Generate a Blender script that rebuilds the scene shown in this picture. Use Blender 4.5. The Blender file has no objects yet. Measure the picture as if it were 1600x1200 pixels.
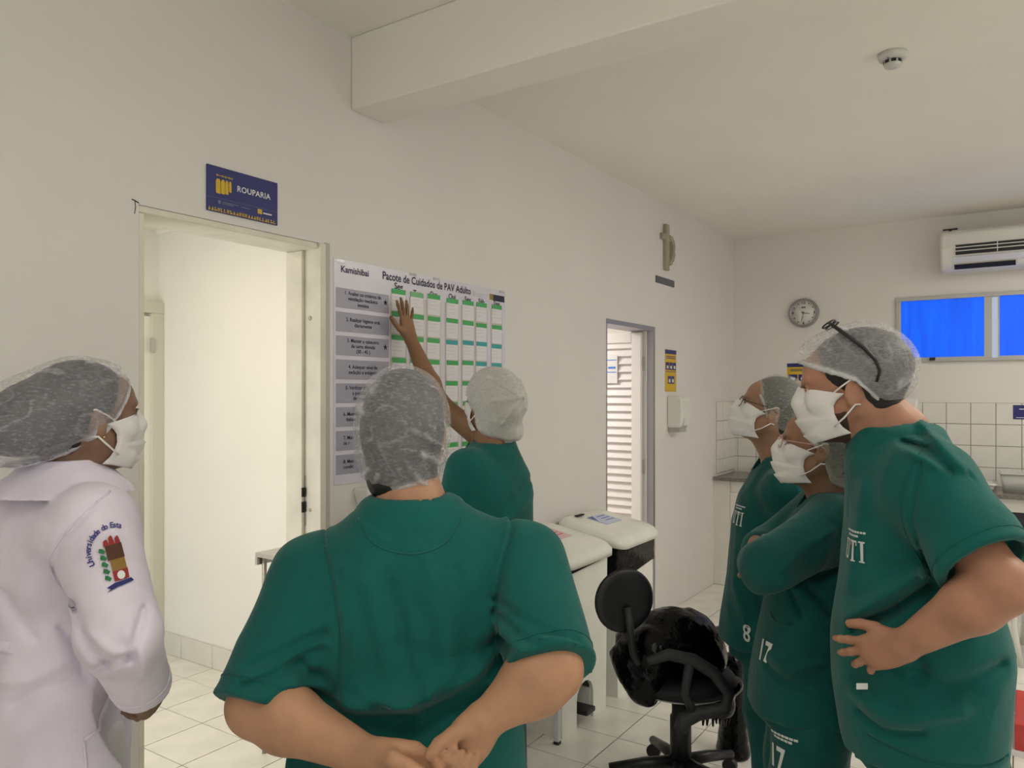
import bpy, bmesh, math, random
import numpy as np
from mathutils import Vector, Matrix
from mathutils.bvhtree import BVHTree

random.seed(7)
SC = bpy.context.scene
COL = SC.collection

# ------------------------------------------------------------------ camera
cd = bpy.data.cameras.new('camera')
cd.sensor_fit = 'HORIZONTAL'
cd.sensor_width = 36.0
cd.lens = 27.0
cd.shift_y = 15 / 1600
cd.clip_start = 0.05
cam = bpy.data.objects.new('camera', cd)
COL.objects.link(cam)
cam.location = (0, 0, 1.62)
cam.rotation_euler = (math.radians(90), 0, math.radians(33.69 - 90))
SC.camera = cam

# ------------------------------------------------------------------ exposure, world, daylight
SC.view_settings.view_transform = 'Standard'
SC.view_settings.look = 'None'
SC.view_settings.gamma = 1.0
SC.view_settings.exposure = -0.02
SC.view_settings.use_curve_mapping = False
try:
    SC.cycles.use_denoising = True
    SC.cycles.max_bounces = 8
    SC.cycles.diffuse_bounces = 5
    SC.cycles.glossy_bounces = 3
    SC.cycles.transparent_max_bounces = 8
    SC.cycles.use_adaptive_sampling = True
    SC.cycles.adaptive_threshold = 0.03
    SC.cycles.sample_clamp_indirect = 6.0
except Exception:
    pass


def srgb(r, g, b):
    def f(c):
        c /= 255.0
        return c / 12.92 if c <= 0.04045 else ((c + 0.055) / 1.055) ** 2.4
    return (f(r), f(g), f(b), 1.0)


w = bpy.data.worlds.new('world')
SC.world = w
w.use_nodes = True
w.node_tree.nodes['Background'].inputs[0].default_value = (0.75, 0.85, 1.0, 1)
w.node_tree.nodes['Background'].inputs[1].default_value = 0.6


def area(name, loc, rot, sx, sy, energy, color):
    d = bpy.data.lights.new(name, 'AREA')
    d.shape = 'RECTANGLE'
    d.size = sx
    d.size_y = sy
    d.energy = energy
    d.color = color
    o = bpy.data.objects.new(name, d)
    o.location = loc
    o.rotation_euler = rot
    COL.objects.link(o)
    return o


R90 = math.radians(90)
# daylight through the three frosted windows of the wall on the right (out of frame, behind the group)
for wx in (-1.3, 1.6, 4.5):
    area('daylight', (wx, -3.36, 1.75), (R90 + math.radians(35), 0, 0), 1.9, 1.3, 13, (1.0, 0.96, 0.89))
# daylight from the window in the wall behind the photographer
area('daylight', (-2.86, -0.6, 1.75), (R90 + math.radians(30), 0, -R90), 2.2, 1.3, 10, (1.0, 0.95, 0.88))
# tube lamps added as fill for floor and ceiling, all out of view
FILL_LAMPS = ((.45, .30, .22), (3.0, -1.0, .75), (5.4, -1.0, .65), (-1.6, -1.4, .4))
for lx, ly, lw in FILL_LAMPS:
    area('fill_tube_light', (lx, ly, 2.90), (0, 0, 0), 1.2, .16, 30 * lw, (1.0, .95, .86))
    area('fill_tube_light', (lx, ly, 2.935), (math.pi, 0, 0), 1.2, .16, 16 * lw, (1.0, .95, .86))
# lamp in the linen room and in the room behind the louvred door
area('linen_room_light', (1.5, 3.5, 2.60), (0, 0, 0), 0.9, 0.25, 13, (1.0, 0.84, 0.62))
area('linen_room_side_fill', (.26, 3.4, 1.25), (R90, 0, -R90), 1.3, 1.3, 17, (0.97, 1.0, 1.0))  # unseen window light, added to light the right wall evenly
area('next_room_light', (4.35, 3.6, 2.5), (0, 0, 0), 0.5, 1.0, 40, (1.0, 0.93, 0.9))

# ------------------------------------------------------------------ materials
MATS = {}


def mat(name, color, rough=0.6, metal=0.0, var=0.0, vscale=8.0, bump=0.0, bscale=200.0, spec=0.5, emit=None, estr=0.0,
        var2=None, stretch=None, sheen=0.0, sss=0.0, alpha=1.0, trans=0.0, bdist=0.002):
    if name in MATS:
        return MATS[name]
    m = bpy.data.materials.new(name)
    m.use_nodes = True
    nt = m.node_tree
    N, L = nt.nodes, nt.links
    b = N['Principled BSDF']
    b.inputs['Base Color'].default_value = color
    b.inputs['Roughness'].default_value = rough
    b.inputs['Metallic'].default_value = metal
    b.inputs['Specular IOR Level'].default_value = spec
    b.inputs['Alpha'].default_value = alpha
    b.inputs['Transmission Weight'].default_value = trans
    if sheen:
        b.inputs['Sheen Weight'].default_value = sheen
    if sss:
        b.inputs['Subsurface Weight'].default_value = sss
        b.inputs['Subsurface Radius'].default_value = (0.012, 0.005, 0.003)
        b.inputs['Subsurface Scale'].default_value = 1.0
    if emit:
        b.inputs['Emission Color'].default_value = emit
        b.inputs['Emission Strength'].default_value = estr
    tc = N.new('ShaderNodeTexCoord')
    src = tc.outputs['Object']
    if stretch:
        mp = N.new('ShaderNodeMapping')
        mp.inputs['Scale'].default_value = stretch
        L.new(src, mp.inputs[0])
        src = mp.outputs[0]
    if var:
        n = N.new('ShaderNodeTexNoise')
        n.inputs['Scale'].default_value = vscale
        n.inputs['Detail'].default_value = 6
        L.new(src, n.inputs['Vector'])
        mx = N.new('ShaderNodeMix')
        mx.data_type = 'RGBA'
        c2 = var2 if var2 else tuple(c * (1 - var) for c in color[:3]) + (1,)
        c1 = tuple(min(1, c * (1 + var * 0.4)) for c in color[:3]) + (1,)
        mx.inputs[6].default_value = c1
        mx.inputs[7].default_value = c2
        rr = N.new('ShaderNodeMapRange')
        rr.inputs[1].default_value = 0.35
        rr.inputs[2].default_value = 0.7
        L.new(n.outputs['Fac'], rr.inputs[0])
        L.new(rr.outputs[0], mx.inputs[0])
        L.new(mx.outputs[2], b.inputs['Base Color'])
    if bump:
        n2 = N.new('ShaderNodeTexNoise')
        n2.inputs['Scale'].default_value = bscale
        n2.inputs['Detail'].default_value = 4
        L.new(src, n2.inputs['Vector'])
        bp = N.new('ShaderNodeBump')
        bp.inputs['Strength'].default_value = bump
        bp.inputs['Distance'].default_value = bdist
        L.new(n2.outputs['Fac'], bp.inputs['Height'])
        L.new(bp.outputs[0], b.inputs['Normal'])
    MATS[name] = m
    return m


WALL = mat('wall_paint', (0.79, 0.765, 0.725, 1), 0.55, var=0.035, vscale=1.6, bump=0.12, bscale=90)
CEIL = mat('ceiling_paint', (0.90, 0.875, 0.81, 1), 0.8, var=0.04, vscale=1.2, bump=0.1, bscale=60)
LINEN = mat('linen_room_paint', (0.86, 0.845, 0.79, 1), 0.35, var=0.03, vscale=1.5, bump=0.06, bscale=60)
TILE_F = mat('floor_tile_glaze', (0.86, 0.84, 0.77, 1), 0.22, var=0.10, vscale=5, bump=0.03, bscale=25)
GROUT = mat('floor_grout', (0.22, 0.17, 0.12, 1), 0.9, var=0.3, vscale=20)
TILE_W = mat('wall_tile_glaze', (0.80, 0.785, 0.73, 1), 0.18, var=0.04, vscale=6)
GROUT_W = mat('wall_tile_grout', (0.36, 0.31, 0.25, 1), 0.9, var=0.2, vscale=30)
IVORY = mat('ivory_enamel', (0.78, 0.74, 0.62, 1), 0.35, var=0.10, vscale=9, bump=0.1, bscale=40)
ALU = mat('grey_aluminium', (0.36, 0.36, 0.38, 1), 0.4, 0.6)
WHITEPL = mat('white_plastic', (0.78, 0.78, 0.73, 1), 0.3, var=0.03, vscale=10)
BINPL = mat('bin_plastic', (0.86, 0.865, 0.79, 1), 0.35, var=0.05, vscale=9, bump=0.05, bscale=120)
BLACKPL = mat('black_plastic', (0.012, 0.012, 0.014, 1), 0.4)
BAGPL = mat('bin_bag_film', (0.0022, 0.0022, 0.0026, 1), 0.16, bump=0.5, bscale=30, bdist=0.012, spec=0.22)
STEEL = mat('brushed_steel', (0.55, 0.53, 0.5, 1), 0.3, 0.9, var=0.1, vscale=30)
GRANITE = mat('granite', (0.20, 0.18, 0.16, 1), 0.25, var=0.55, vscale=140)
NAVY = mat('navy_print', srgb(36, 44, 112), 0.45)
YELLOW = mat('yellow_print', srgb(214, 176, 40), 0.45)
PRINTW = mat('white_print', (0.8, 0.8, 0.8, 1), 0.5)
INK = mat('dark_ink', (0.02, 0.018, 0.06, 1), 0.6)
BLACKINK = mat('black_ink', (0.012, 0.012, 0.016, 1), 0.6)
DARKHOLE = mat('dark_recess', (0.03, 0.025, 0.02, 1), 0.9)

# ------------------------------------------------------------------ mesh helpers


class MB:
    """collects shapes into one mesh"""

    def __init__(self):
        self.v, self.f, self.sm = [], [], []

    def add(self, vs, fs, smooth=False):
        o = len(self.v)
        self.v += [tuple(p) for p in vs]
        self.f += [tuple(i + o for i in q) for q in fs]
        self.sm += [smooth] * len(fs)
        return self

    def box(self, x0, x1, y0, y1, z0, z1):
        vs = [(x0, y0, z0), (x1, y0, z0), (x1, y1, z0), (x0, y1, z0), (x0, y0, z1), (x1, y0, z1), (x1, y1, z1), (x0, y1, z1)]
        return self.add(vs, [(0, 3, 2, 1), (4, 5, 6, 7), (0, 1, 5, 4), (1, 2, 6, 5), (2, 3, 7, 6), (3, 0, 4, 7)])

    def tube(self, pts, r, n=12, closed=False):
        pts = [Vector(p) for p in pts]
        rs = r if isinstance(r, (list, tuple)) else [r] * len(pts)
        rings, up = [], None
        m = len(pts)
        for i, p in enumerate(pts):
            if closed:
                t = pts[(i + 1) % m] - pts[i - 1]
            else:
                t = pts[min(i + 1, m - 1)] - pts[max(i - 1, 0)]
            t.normalize()
            if up is None:
                up = Vector((0, 0, 1)) if abs(t.z) < 0.9 else Vector((1, 0, 0))
            a = t.cross(up)
            if a.length < 1e-6:
                a = t.cross(Vector((1, 0.3, 0)))
            a.normalize()
            b = a.cross(t)
            up = b
            rings.append([p + (a * math.cos(2 * math.pi * k / n) + b * math.sin(2 * math.pi * k / n)) * rs[i] for k in range(n)])
        vs = [q for ring in rings for q in ring]
        fs = []
        for i in range(m if closed else m - 1):
            j = (i + 1) % m
            for k in range(n):
                k2 = (k + 1) % n
                fs.append((i * n + k, i * n + k2, j * n + k2, j * n + k))
        self.add(vs, fs, True)
        if not closed:
            o = len(self.v) - len(vs)
            self.f += [tuple(o + k for k in range(n)), tuple(o + (m - 1) * n + k for k in reversed(range(n)))]
            self.sm += [False, False]
        return self

    def lathe(self, prof, c=(0, 0, 0), axis='Z', n=32):
        vs, fs = [], []
        m = len(prof)
        for r, h in prof:
            for k in range(n):
                a = 2 * math.pi * k / n
                p = (r * math.cos(a), r * math.sin(a), h)
                if axis == 'X':
                    p = (p[2], p[0], p[1])
                elif axis == 'Y':
                    p = (p[0], p[2], p[1])
                vs.append((c[0] + p[0], c[1] + p[1], c[2] + p[2]))
        for i in range(m - 1):
            for k in range(n):
                k2 = (k + 1) % n
                fs.append((i * n + k, i * n + k2, (i + 1) * n + k2, (i + 1) * n + k))
        self.add(vs, fs, True)
        o = len(self.v) - len(vs)
        self.f += [tuple(o + k for k in range(n)), tuple(o + (m - 1) * n + k for k in range(n))]
        self.sm += [False, False]
        return self

    def prism(self, poly, d0, d1, plane='XZ'):
        """extrude a 2D polygon; XZ extrudes along Y, YZ along X, XY along Z"""
        n = len(poly)
        vs = []
        for d in (d0, d1):
            for a, b in poly:
                vs.append({'XZ': (a, d, b), 'YZ': (d, a, b), 'XY': (a, b, d)}[plane])
        fs = [tuple(range(n)), tuple(range(2 * n - 1, n - 1, -1))]
        for i in range(n):
            j = (i + 1) % n
            fs.append((i, i + n, j + n, j))
        return self.add(vs, fs)

    def build(self, name, material, parent=None, loc=(0, 0, 0), bevel=0.0, seg=2, fixn=True):
        me = bpy.data.meshes.new(name)
        me.from_pydata([(p[0] - loc[0], p[1] - loc[1], p[2] - loc[2]) for p in self.v], [], self.f)
        me.polygons.foreach_set('use_smooth', self.sm)
        if fixn:
            bm = bmesh.new()
            bm.from_mesh(me)
            bmesh.ops.recalc_face_normals(bm, faces=bm.faces)
            bm.to_mesh(me)
            bm.free()
        me.materials.append(material)
        o = bpy.data.objects.new(name, me)
        o.location = loc
        COL.objects.link(o)
        if parent is not None:
            attach(o, parent)
        if bevel:
            bv = o.modifiers.new('bevel', 'BEVEL')
            bv.width = bevel
            bv.segments = seg
            bv.limit_method = 'ANGLE'
            bv.angle_limit = math.radians(40)
        return o


def tag(o, label=None, cat=None, group=None, kind=None):
    for k, v in (('label', label), ('category', cat), ('group', group), ('kind', kind)):
        if v:
            o[k] = v
    return o


def thing(name, loc, label, cat, group=None):
    o = bpy.data.objects.new(name, None)
    o.empty_display_size = 0.1
    o.location = loc
    COL.objects.link(o)
    return tag(o, label, cat, group)


def attach(o, parent):
    """parent o keeping its world placement (parents are translated only)"""
    o.parent = parent
    m = Matrix.Identity(4)
    chain = []
    p = parent
    while p is not None:
        chain.append(p)
        p = p.parent
    mw = Matrix.Identity(4)
    for q in reversed(chain):
        mw = mw @ q.matrix_parent_inverse @ Matrix.Translation(q.location)
    o.matrix_parent_inverse = mw.inverted()
    return o


def text_mesh(body, size, offset=0.0, align='LEFT', extrude=0.0, spacing=1.0, shear=0.0, line=1.0):
    """flat lettering as (verts, faces) in the XY plane, from the built-in font"""
    cu = bpy.data.curves.new('lettering', 'FONT')
    cu.body = body
    cu.size = size
    cu.align_x = align
    cu.offset = offset
    cu.extrude = extrude
    cu.space_character = spacing
    cu.space_line = line
    cu.shear = shear
    cu.resolution_u = 3
    o = bpy.data.objects.new('lettering', cu)
    COL.objects.link(o)
    dg = bpy.context.evaluated_depsgraph_get()
    me = bpy.data.meshes.new_from_object(o.evaluated_get(dg))
    vs = [tuple(v.co) for v in me.vertices]
    fs = [tuple(p.vertices) for p in me.polygons]
    bpy.data.objects.remove(o)
    bpy.data.curves.remove(cu)
    bpy.data.meshes.remove(me)
    return vs, fs


def fit_text(body, width, offset=0.0, height=None, **kw):
    vs, fs = text_mesh(body, 1.0, offset, **kw)
    xs = [v[0] for v in vs]
    ys = [v[1] for v in vs]
    s = width / (max(xs) - min(xs))
    sy = s if height is None else height / (max(ys) - min(ys))
    return [((v[0] - min(xs)) * s, (v[1] - min(ys)) * sy, 0) for v in vs], fs


def on_left_wall(vs, x, z, y=2.2, proud=0.0015):
    return [(x + v[0], y - proud, z + v[1]) for v in vs]


def on_back_wall(vs, y, z, x=6.95, proud=0.0015):
    return [(x - proud, y - v[0], z + v[1]) for v in vs]


def rrect(x0, x1, y0, y1, r, n=5):
    out = []
    for cx, cy, a0 in ((x1 - r, y1 - r, 0), (x0 + r, y1 - r, 90), (x0 + r, y0 + r, 180), (x1 - r, y0 + r, 270)):
        for k in range(n + 1):
            a = math.radians(a0 + 90 * k / n)
            out.append((cx + r * math.cos(a), cy + r * math.sin(a)))
    return out

# ================================================================== the setting
H = 3.02
YL = 2.2      # left wall (doors, poster)
XB = 6.95     # back wall (clock, window)
TH = 0.16


def struct(name, mb, m, parent=None, **kw):
    o = mb.build(name, m, parent, **kw)
    o['kind'] = 'structure'
    return o


# left wall with its two door openings
D1 = (1.29, 2.02, 2.185)
D2 = (4.374, 5.13, 2.095)
b = MB()
b.box(-3, D1[0], YL, YL + TH, 0, H)
b.box(D1[0], D1[1], YL, YL + TH, D1[2], H)
b.box(D1[1], D2[0], YL, YL + TH, 0, H)
b.box(D2[0], D2[1], YL, YL + TH, D2[2], H)
b.box(D2[1], XB + .15, YL, YL + TH, 0, H)
wall_left = struct('wall_left', b, WALL)
# back wall with window opening
WY0, WY1, WZ0, WZ1 = -0.62, 0.869, 1.871, 2.398
b = MB()
b.box(XB, XB + .15, WY1, YL, 0, H)
b.box(XB, XB + .15, -3.4, WY0, 0, H)
b.box(XB, XB + .15, WY0, WY1, 0, WZ0)
b.box(XB, XB + .15, WY0, WY1, WZ1, H)
wall_back = struct('wall_back', b, WALL)
# right wall with three windows, rear wall with one (behind the photographer)
b = MB()
xs = [-3, -2.25, -0.35, 0.65, 2.55, 3.55, 5.45, 7.1]
for i in range(7):
    if i % 2 == 0:
        b.box(xs[i], xs[i + 1], -3.55, -3.4, 0, H)
    else:
        b.box(xs[i], xs[i + 1], -3.55, -3.4, 0, 1.1)
        b.box(xs[i], xs[i + 1], -3.55, -3.4, 2.4, H)
struct('wall_right', b, WALL)
b = MB()
b.box(-3.05, -2.9, -3.55, -1.7, 0, H)
b.box(-3.05, -2.9, 0.5, 2.36, 0, H)
b.box(-3.05, -2.9, -1.7, 0.5, 0, 1.1)
b.box(-3.05, -2.9, -1.7, 0.5, 2.4, H)
struct('wall_rear', b, WALL)
b = MB()
b.box(-3.05, XB + .15, -3.55, YL + TH, H, H + .12)
struct('ceiling', b, CEIL)
b = MB()
b.box(2.16, 2.35, -3.4, YL, 2.735, H)
struct('trim_1', b, CEIL, bevel=0.006)
# window frames of the walls out of view
GLASSF = mat('frosted_glass', (0.85, 0.9, 0.95, 1), 0.5, trans=0.6)
wi = 3
for x0 in (-2.25, 0.65, 3.55):
    f = MB()
    for a0, a1 in ((x0, x0 + .05), (x0 + .925, x0 + .975), (x0 + 1.85, x0 + 1.9)):
        f.box(a0, a1, -3.5, -3.44, 1.1, 2.4)
    f.box(x0, x0 + 1.9, -3.5, -3.44, 1.1, 1.15)
    f.box(x0, x0 + 1.9, -3.5, -3.44, 2.35, 2.4)
    wo = struct('window_%d' % wi, f, ALU)
    MB().box(x0 + .05, x0 + 1.85, -3.48, -3.474, 1.15, 2.35).build('pane', GLASSF, wo)
    wi += 1

# ---- floors: grout bed with single tiles
P = 0.31
floor = struct('floor', MB().box(-3.05, XB + .15, -3.55, YL + TH, -0.1, -0.003), GROUT)
tm = bpy.data.meshes.new('floor_tile')
g = 0.0022
tb = MB().box(-P / 2 + g, P / 2 - g, -P / 2 + g, P / 2 - g, -0.008, 0.0)
tb.v[4:] = [(x * 0.994, y * 0.994, z) for x, y, z in tb.v[4:]]
tm.from_pydata(tb.v, [], tb.f)
tm.materials.append(TILE_F)


def tile_at(mesh, name, x, y, z, parent, scale=None):
    o = bpy.data.objects.new(name, mesh)
    o.location = (x, y, z)
    if scale:
        o.scale = scale
    COL.objects.link(o)
    attach(o, parent)
    return o


gx0, gy0 = 3.283 - P * 21, 1.59 - P * 17
rest = MB()
for i in range(0, 34):
    for j in range(0, 20):
        cx, cy = gx0 + (i + .5) * P, gy0 + (j + .5) * P
        x0, x1 = max(cx - P / 2, -2.9), min(cx + P / 2, XB)
        y0, y1 = max(cy - P / 2, -3.4), min(cy + P / 2, YL)
        if x1 - x0 < .02 or y1 - y0 < .02:
            continue
        if cx > 2.4 and cy > -0.35:
            if x1 - x0 > P - .001 and y1 - y0 > P - .001:
                tile_at(tm, 'floor_tile', cx, cy, random.uniform(-.0006, .0004), floor)
            else:
                tile_at(tm, 'floor_tile', (x0 + x1) / 2, (y0 + y1) / 2, 0, floor, ((x1 - x0) / P, (y1 - y0) / P, 1))
        else:
            rest.box(x0 + g, x1 - g, y0 + g, y1 - g, -.008, 0)
o = rest.build('tile_field', TILE_F, floor)
o['kind'] = 'stuff'

# ---- linen room behind the first door
RX0, RX1, RY1, RH = 0.2, 2.8, 4.55, 2.66
struct('wall_linen_right', MB().box(RX1, RX1 + .12, YL + TH, RY1 + .12, 0, RH), LINEN)
b = MB()
b.box(RX0 - .12, RX0, YL + TH, 2.72, 0, RH)
b.box(RX0 - .12, RX0, 4.08, RY1 + .12, 0, RH)
b.box(RX0 - .12, RX0, 2.72, 4.08, 0, .58)
b.box(RX0 - .12, RX0, 2.72, 4.08, 1.92, RH)
struct('wall_linen_left', b, LINEN)
b = MB()
for y0 in (2.72, 3.375, 4.03):
    b.box(RX0 - .08, RX0 - .03, y0, y0 + .05, .58, 1.92)
b.box(RX0 - .08, RX0 - .03, 2.72, 4.08, .58, .63)
b.box(RX0 - .08, RX0 - .03, 2.72, 4.08, 1.87, 1.92)
struct('window_2', b, ALU)  # frame put round the added side light, out of view
b = MB()
b.box(RX0, 1.95, RY1, RY1 + .12, 0, RH)
b.box(1.95, RX1, RY1, RY1 + .12, 2.18, RH)
struct('wall_linen_back', b, LINEN)
lceil = struct('ceiling_linen', MB().box(RX0 - .12, RX1 + .12, YL + TH, RY1 + .12, RH, RH + .08), mat('slat_ceiling', (0.82, 0.78, 0.7, 1), .5))
for k in range(12):
    MB().box(RX0 + k * .217 + .004, RX0 + (k + 1) * .217 - .004, YL + TH, RY1, RH - .012, RH - .001).build('ceiling_slat', MATS['slat_ceiling'], lceil)
struct('trim_2', MB().box(RX1 - .02, RX1 - .001, YL + TH, RY1, RH - .035, RH - .012), mat('cornice_white', (0.9, 0.88, 0.82, 1), .4))
lfloor = struct('floor_linen', MB().box(RX0 - .12, RX1 + .12, YL, RY1 + .12, -.1, -.003), GROUT)
for i in range(-8, 2):
    for j in range(-4, 4):
        cx, cy = 2.605 + (i + .5) * .3085, 3.67 + (j + .5) * .3085
        x0, x1 = max(cx - P / 2, RX0), min(cx + P / 2, RX1)
        y0, y1 = max(cy - P / 2, YL + .0), min(cy + P / 2, RY1)
        if x1 - x0 > .02 and y1 - y0 > .02:
            tile_at(tm, 'floor_tile', (x0 + x1) / 2, (y0 + y1) / 2, 0, lfloor, ((x1 - x0) / P * .996, (y1 - y0) / P * .996, 1))
SK = mat('skirting_tile_glaze', (0.74, 0.72, 0.66, 1), .25, var=.06, vscale=7)
sk = struct('baseboard_linen', MB().box(RX1 - .009, RX1, YL + TH, RY1, 0, .13), GROUT)
ys = [4.55] + [4.29 - k * .309 for k in range(6)] + [2.37]
for y1, y0 in zip(ys, ys[1:]):
    MB().box(RX1 - .014, RX1 - .004, y0 + .0015, y1 - .0015, .002, .132).build('skirting_tile', SK, sk)
# far door frame at the end of the linen room, with hinges
b = MB()
b.box(2.72, 2.799, 4.49, 4.66, 0, 2.1199)
b.box(1.95, 2.799, 4.49, 4.66, 2.12, 2.19)
b.box(1.95, 2.0, 4.49, 4.6, 0, 2.1199)
d3 = struct('door_3', b, mat('grey_green_enamel', (0.62, 0.62, 0.52, 1), .4), bevel=.004)
MB().box(2.68, 2.72, 4.515, 4.56, 0.02, 2.1).build('door_leaf', mat('pale_door', (0.80, 0.79, 0.72, 1), .35), d3)
for z in (1.92, 0.33):
    MB().box(2.705, 2.735, 4.482, 4.49, z - .045, z + .045).build('hinge', STEEL, d3)
struct('wall_linen_end', MB().box(1.5, 2.9, 5.1, 5.2, 0, RH), LINEN)

# ---- first door: ivory frame with strike plate and old lock holes
b = MB()
b.box(D1[1] - .028, D1[1] - .0003, YL - .012, YL + TH + .005, 0, D1[2] - .0005)
b.box(D1[0] + .0005, D1[0] + .02, YL + .002, YL + TH + .005, 0, D1[2] - .0225)
b.box(D1[0] + .0005, D1[1] - .0285, YL + .002, YL + TH + .005, D1[2] - .022, D1[2] - .0005)
b.box(D1[1] - .042, D1[1] - .0285, YL + .075, YL + TH + .005, 0, D1[2] - .0225)
d1 = struct('door_1', b, IVORY, bevel=.003)
for z, h in ((1.246, .017), (1.190, .020)):
    MB().box(D1[1] - .0435, D1[1] - .031, YL + .0715, YL + .0755, z - h, z + h).build('lock_slot', DARKHOLE, d1)
MB().box(D1[1] - .029, D1[1] - .0275, YL + .064, YL + .0745, 1.12, 1.31).build('strike_plate', STEEL, d1)
MB().lathe([(0.009, 0), (0.009, -.0015), (.004, -.002)], (D1[1] - .028, YL + .045, 1.905), 'X', 14).build('screw_hole', mat('worn_putty', (.5, .44, .34, 1), .8), d1)
MB().lathe([(0.007, 0), (0.007, -.0012), (.003, -.0015)], (D1[1] - .028, YL + .045, 1.18), 'X', 12).build('screw_hole', MATS['worn_putty'], d1)
MB().box(D1[1] + .0, D1[1] + .02, YL - .010, YL, 0, D1[2] + .004).build('edge_trim', mat('grey_trim', (.5, .49, .46, 1), .5), d1)
# cracked plaster at the corner of the door head
ck = MB()
ck.tube([(1.268, YL - .0005, 2.196), (1.278, YL - .0005, 2.194), (1.29, YL - .0005, 2.189)], .0018, 5)
ck.tube([(1.278, YL - .0005, 2.194), (1.28, YL - .0005, 2.175), (1.277, YL - .0005, 2.155)], .0012, 5)
ck.build('plaster_crack', DARKHOLE, wall_left)

# ---- second door: aluminium frame, louvred leaf standing open into the next room
LV = mat('louvre_white', (0.82, 0.78, 0.76, 1), .4)
b = MB()
b.box(D2[0], D2[1], YL - .008, YL + TH, D2[2] - .03, D2[2])
b.box(D2[1] - .032, D2[1], YL - .008, YL + TH, 0, D2[2] - .03)
b.box(D2[0], D2[0] + .02, YL + .002, YL + TH, 0, D2[2] - .03)
d2 = struct('door_2', b, ALU)
MB().box(D2[1] - .045, D2[1] - .032, YL + .04, YL + TH, 0, D2[2] - .03).build('inner_jamb', LV, d2)
for z in (1.836, .39, 1.1):
    MB().box(D2[1] - .058, D2[1] - .045, YL + .05, YL + .085, z - .05, z + .05).build('hinge', STEEL, d2)
LX = D2[1] - .06     # leaf plane, opened square to the wall
leaf = MB()
for y0, y1 in ((2.262, 2.335), (2.865, 2.94)):
    leaf.box(LX - .032, LX, y0, y1, .03, 2.055)
leaf.box(LX - .032, LX, 2.335, 2.865, 1.985, 2.055)
leaf.box(LX - .032, LX, 2.335, 2.865, .03, .13)
lf = leaf.build('door_leaf', LV, d2, bevel=.004)
lm = MB().prism([(LX - .032, -.03), (LX - .03, -.034), (LX - .006, .026), (LX - .008, .03)], 2.335, 2.865, 'XZ')
first = None
for k in range(33):
    z = .17 + k * .0565
    if first is None:
        first = lm.build('louvre_slat', LV, lf)
        mesh = first.data
        first.location.z = z
        attach(first, lf)
    else:
        tile_at(mesh, 'louvre_slat', 0, 0, z, lf)
pp = MB().box(LX - .0375, LX - .0365, 2.442, 2.60, 1.695, 1.90).build('paper_notice', PRINTW, d2)
BLUEP = mat('blue_print', srgb(70, 130, 215), .5)
for k, (y0, y1, z0, z1) in enumerate(((2.45, 2.59, 1.86, 1.866), (2.45, 2.59, 1.772, 1.778), (2.54, 2.59, 1.79, 1.825), (2.455, 2.515, 1.80, 1.815))):
    MB().box(LX - .0384, LX - .0376, y0, y1, z0, z1).build('print', BLUEP, pp)
# next room shell
struct('wall_next_left', MB().box(2.92, 3.0, YL + TH, 5.2, 0, 2.75), WALL)
struct('wall_next_right', MB().box(5.6, 5.7, YL + TH, 5.2, 0, 2.75), WALL)
struct('wall_next_back', MB().box(2.92, 5.7, 5.1, 5.2, 0, 2.75), WALL)
struct('ceiling_next', MB().box(2.92, 5.7, YL + TH, 5.2, 2.7, 2.78), CEIL)
struct('floor_next', MB().box(2.92, 5.7, YL, 5.2, -.1, 0), TILE_F)

# ---- window in the back wall: aluminium sashes with blue film
FILM = mat('blue_window_film', (0.0, 0.06, 0.55, 1), .35, emit=(0.0, 0.115, 1.0, 1), estr=0.9, var=.3, vscale=3, stretch=(1, 6, .6), bump=.1, bscale=12)
nt = FILM.node_tree
_b = nt.nodes['Principled BSDF']
_w = nt.nodes.new('ShaderNodeTexNoise')
_w.inputs['Scale'].default_value = 2.2
_w.inputs['Detail'].default_value = 5
_mp = nt.nodes.new('ShaderNodeMapping')
_mp.inputs['Scale'].default_value = (1, 9, .7)
_tc = nt.nodes.new('ShaderNodeTexCoord')
_rm = nt.nodes.new('ShaderNodeMapRange')
_rm.inputs[1].default_value, _rm.inputs[2].default_value, _rm.inputs[3].default_value, _rm.inputs[4].default_value = .3, .75, 1.0, .5
nt.links.new(_tc.outputs['Object'], _mp.inputs[0])
nt.links.new(_mp.outputs[0], _w.inputs['Vector'])
nt.links.new(_w.outputs['Fac'], _rm.inputs[0])
nt.links.new(_rm.outputs[0], _b.inputs['Emission Strength'])
FR = mat('window_aluminium', (0.52, 0.52, 0.5, 1), .4, .3)
b = MB()
b.box(XB - .02, XB + .06, WY0, WY1, WZ1 - .032, WZ1)
b.box(XB - .02, XB + .06, WY0, WY1, WZ0, WZ0 + .025)
b.box(XB - .02, XB + .06, WY1 - .034, WY1, WZ0 + .025, WZ1 - .032)
b.box(XB - .02, XB + .06, WY0, WY0 + .034, WZ0 + .025, WZ1 - .032)
w1 = struct('window_1', b, FR, bevel=.003)
for (y0, y1) in ((.255, .831), (-.58, .155)):
    s = MB()
    s.box(XB - .012, XB + .03, y0 - .05, y0, WZ0 + .025, WZ1 - .032)
    s.box(XB - .012, XB + .03, y1, y1 + .012, WZ0 + .025, WZ1 - .032)
    s.box(XB - .012, XB + .03, y0, y1, WZ0 + .025, WZ0 + .038)
    so = s.build('sash', FR, w1)
    MB().box(XB + .004, XB + .010, y0, y1, WZ0 + .036, WZ1 - .03).build('pane', FILM, so)
MB().box(XB - .035, XB - .01, .585, .625, WZ0 + .012, WZ0 + .036).build('latch', BLACKPL, w1)
MB().box(XB - .03, XB - .012, -.6, .6, WZ0 + .006, WZ0 + .014).build('sill_rail', FR, w1)

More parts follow.
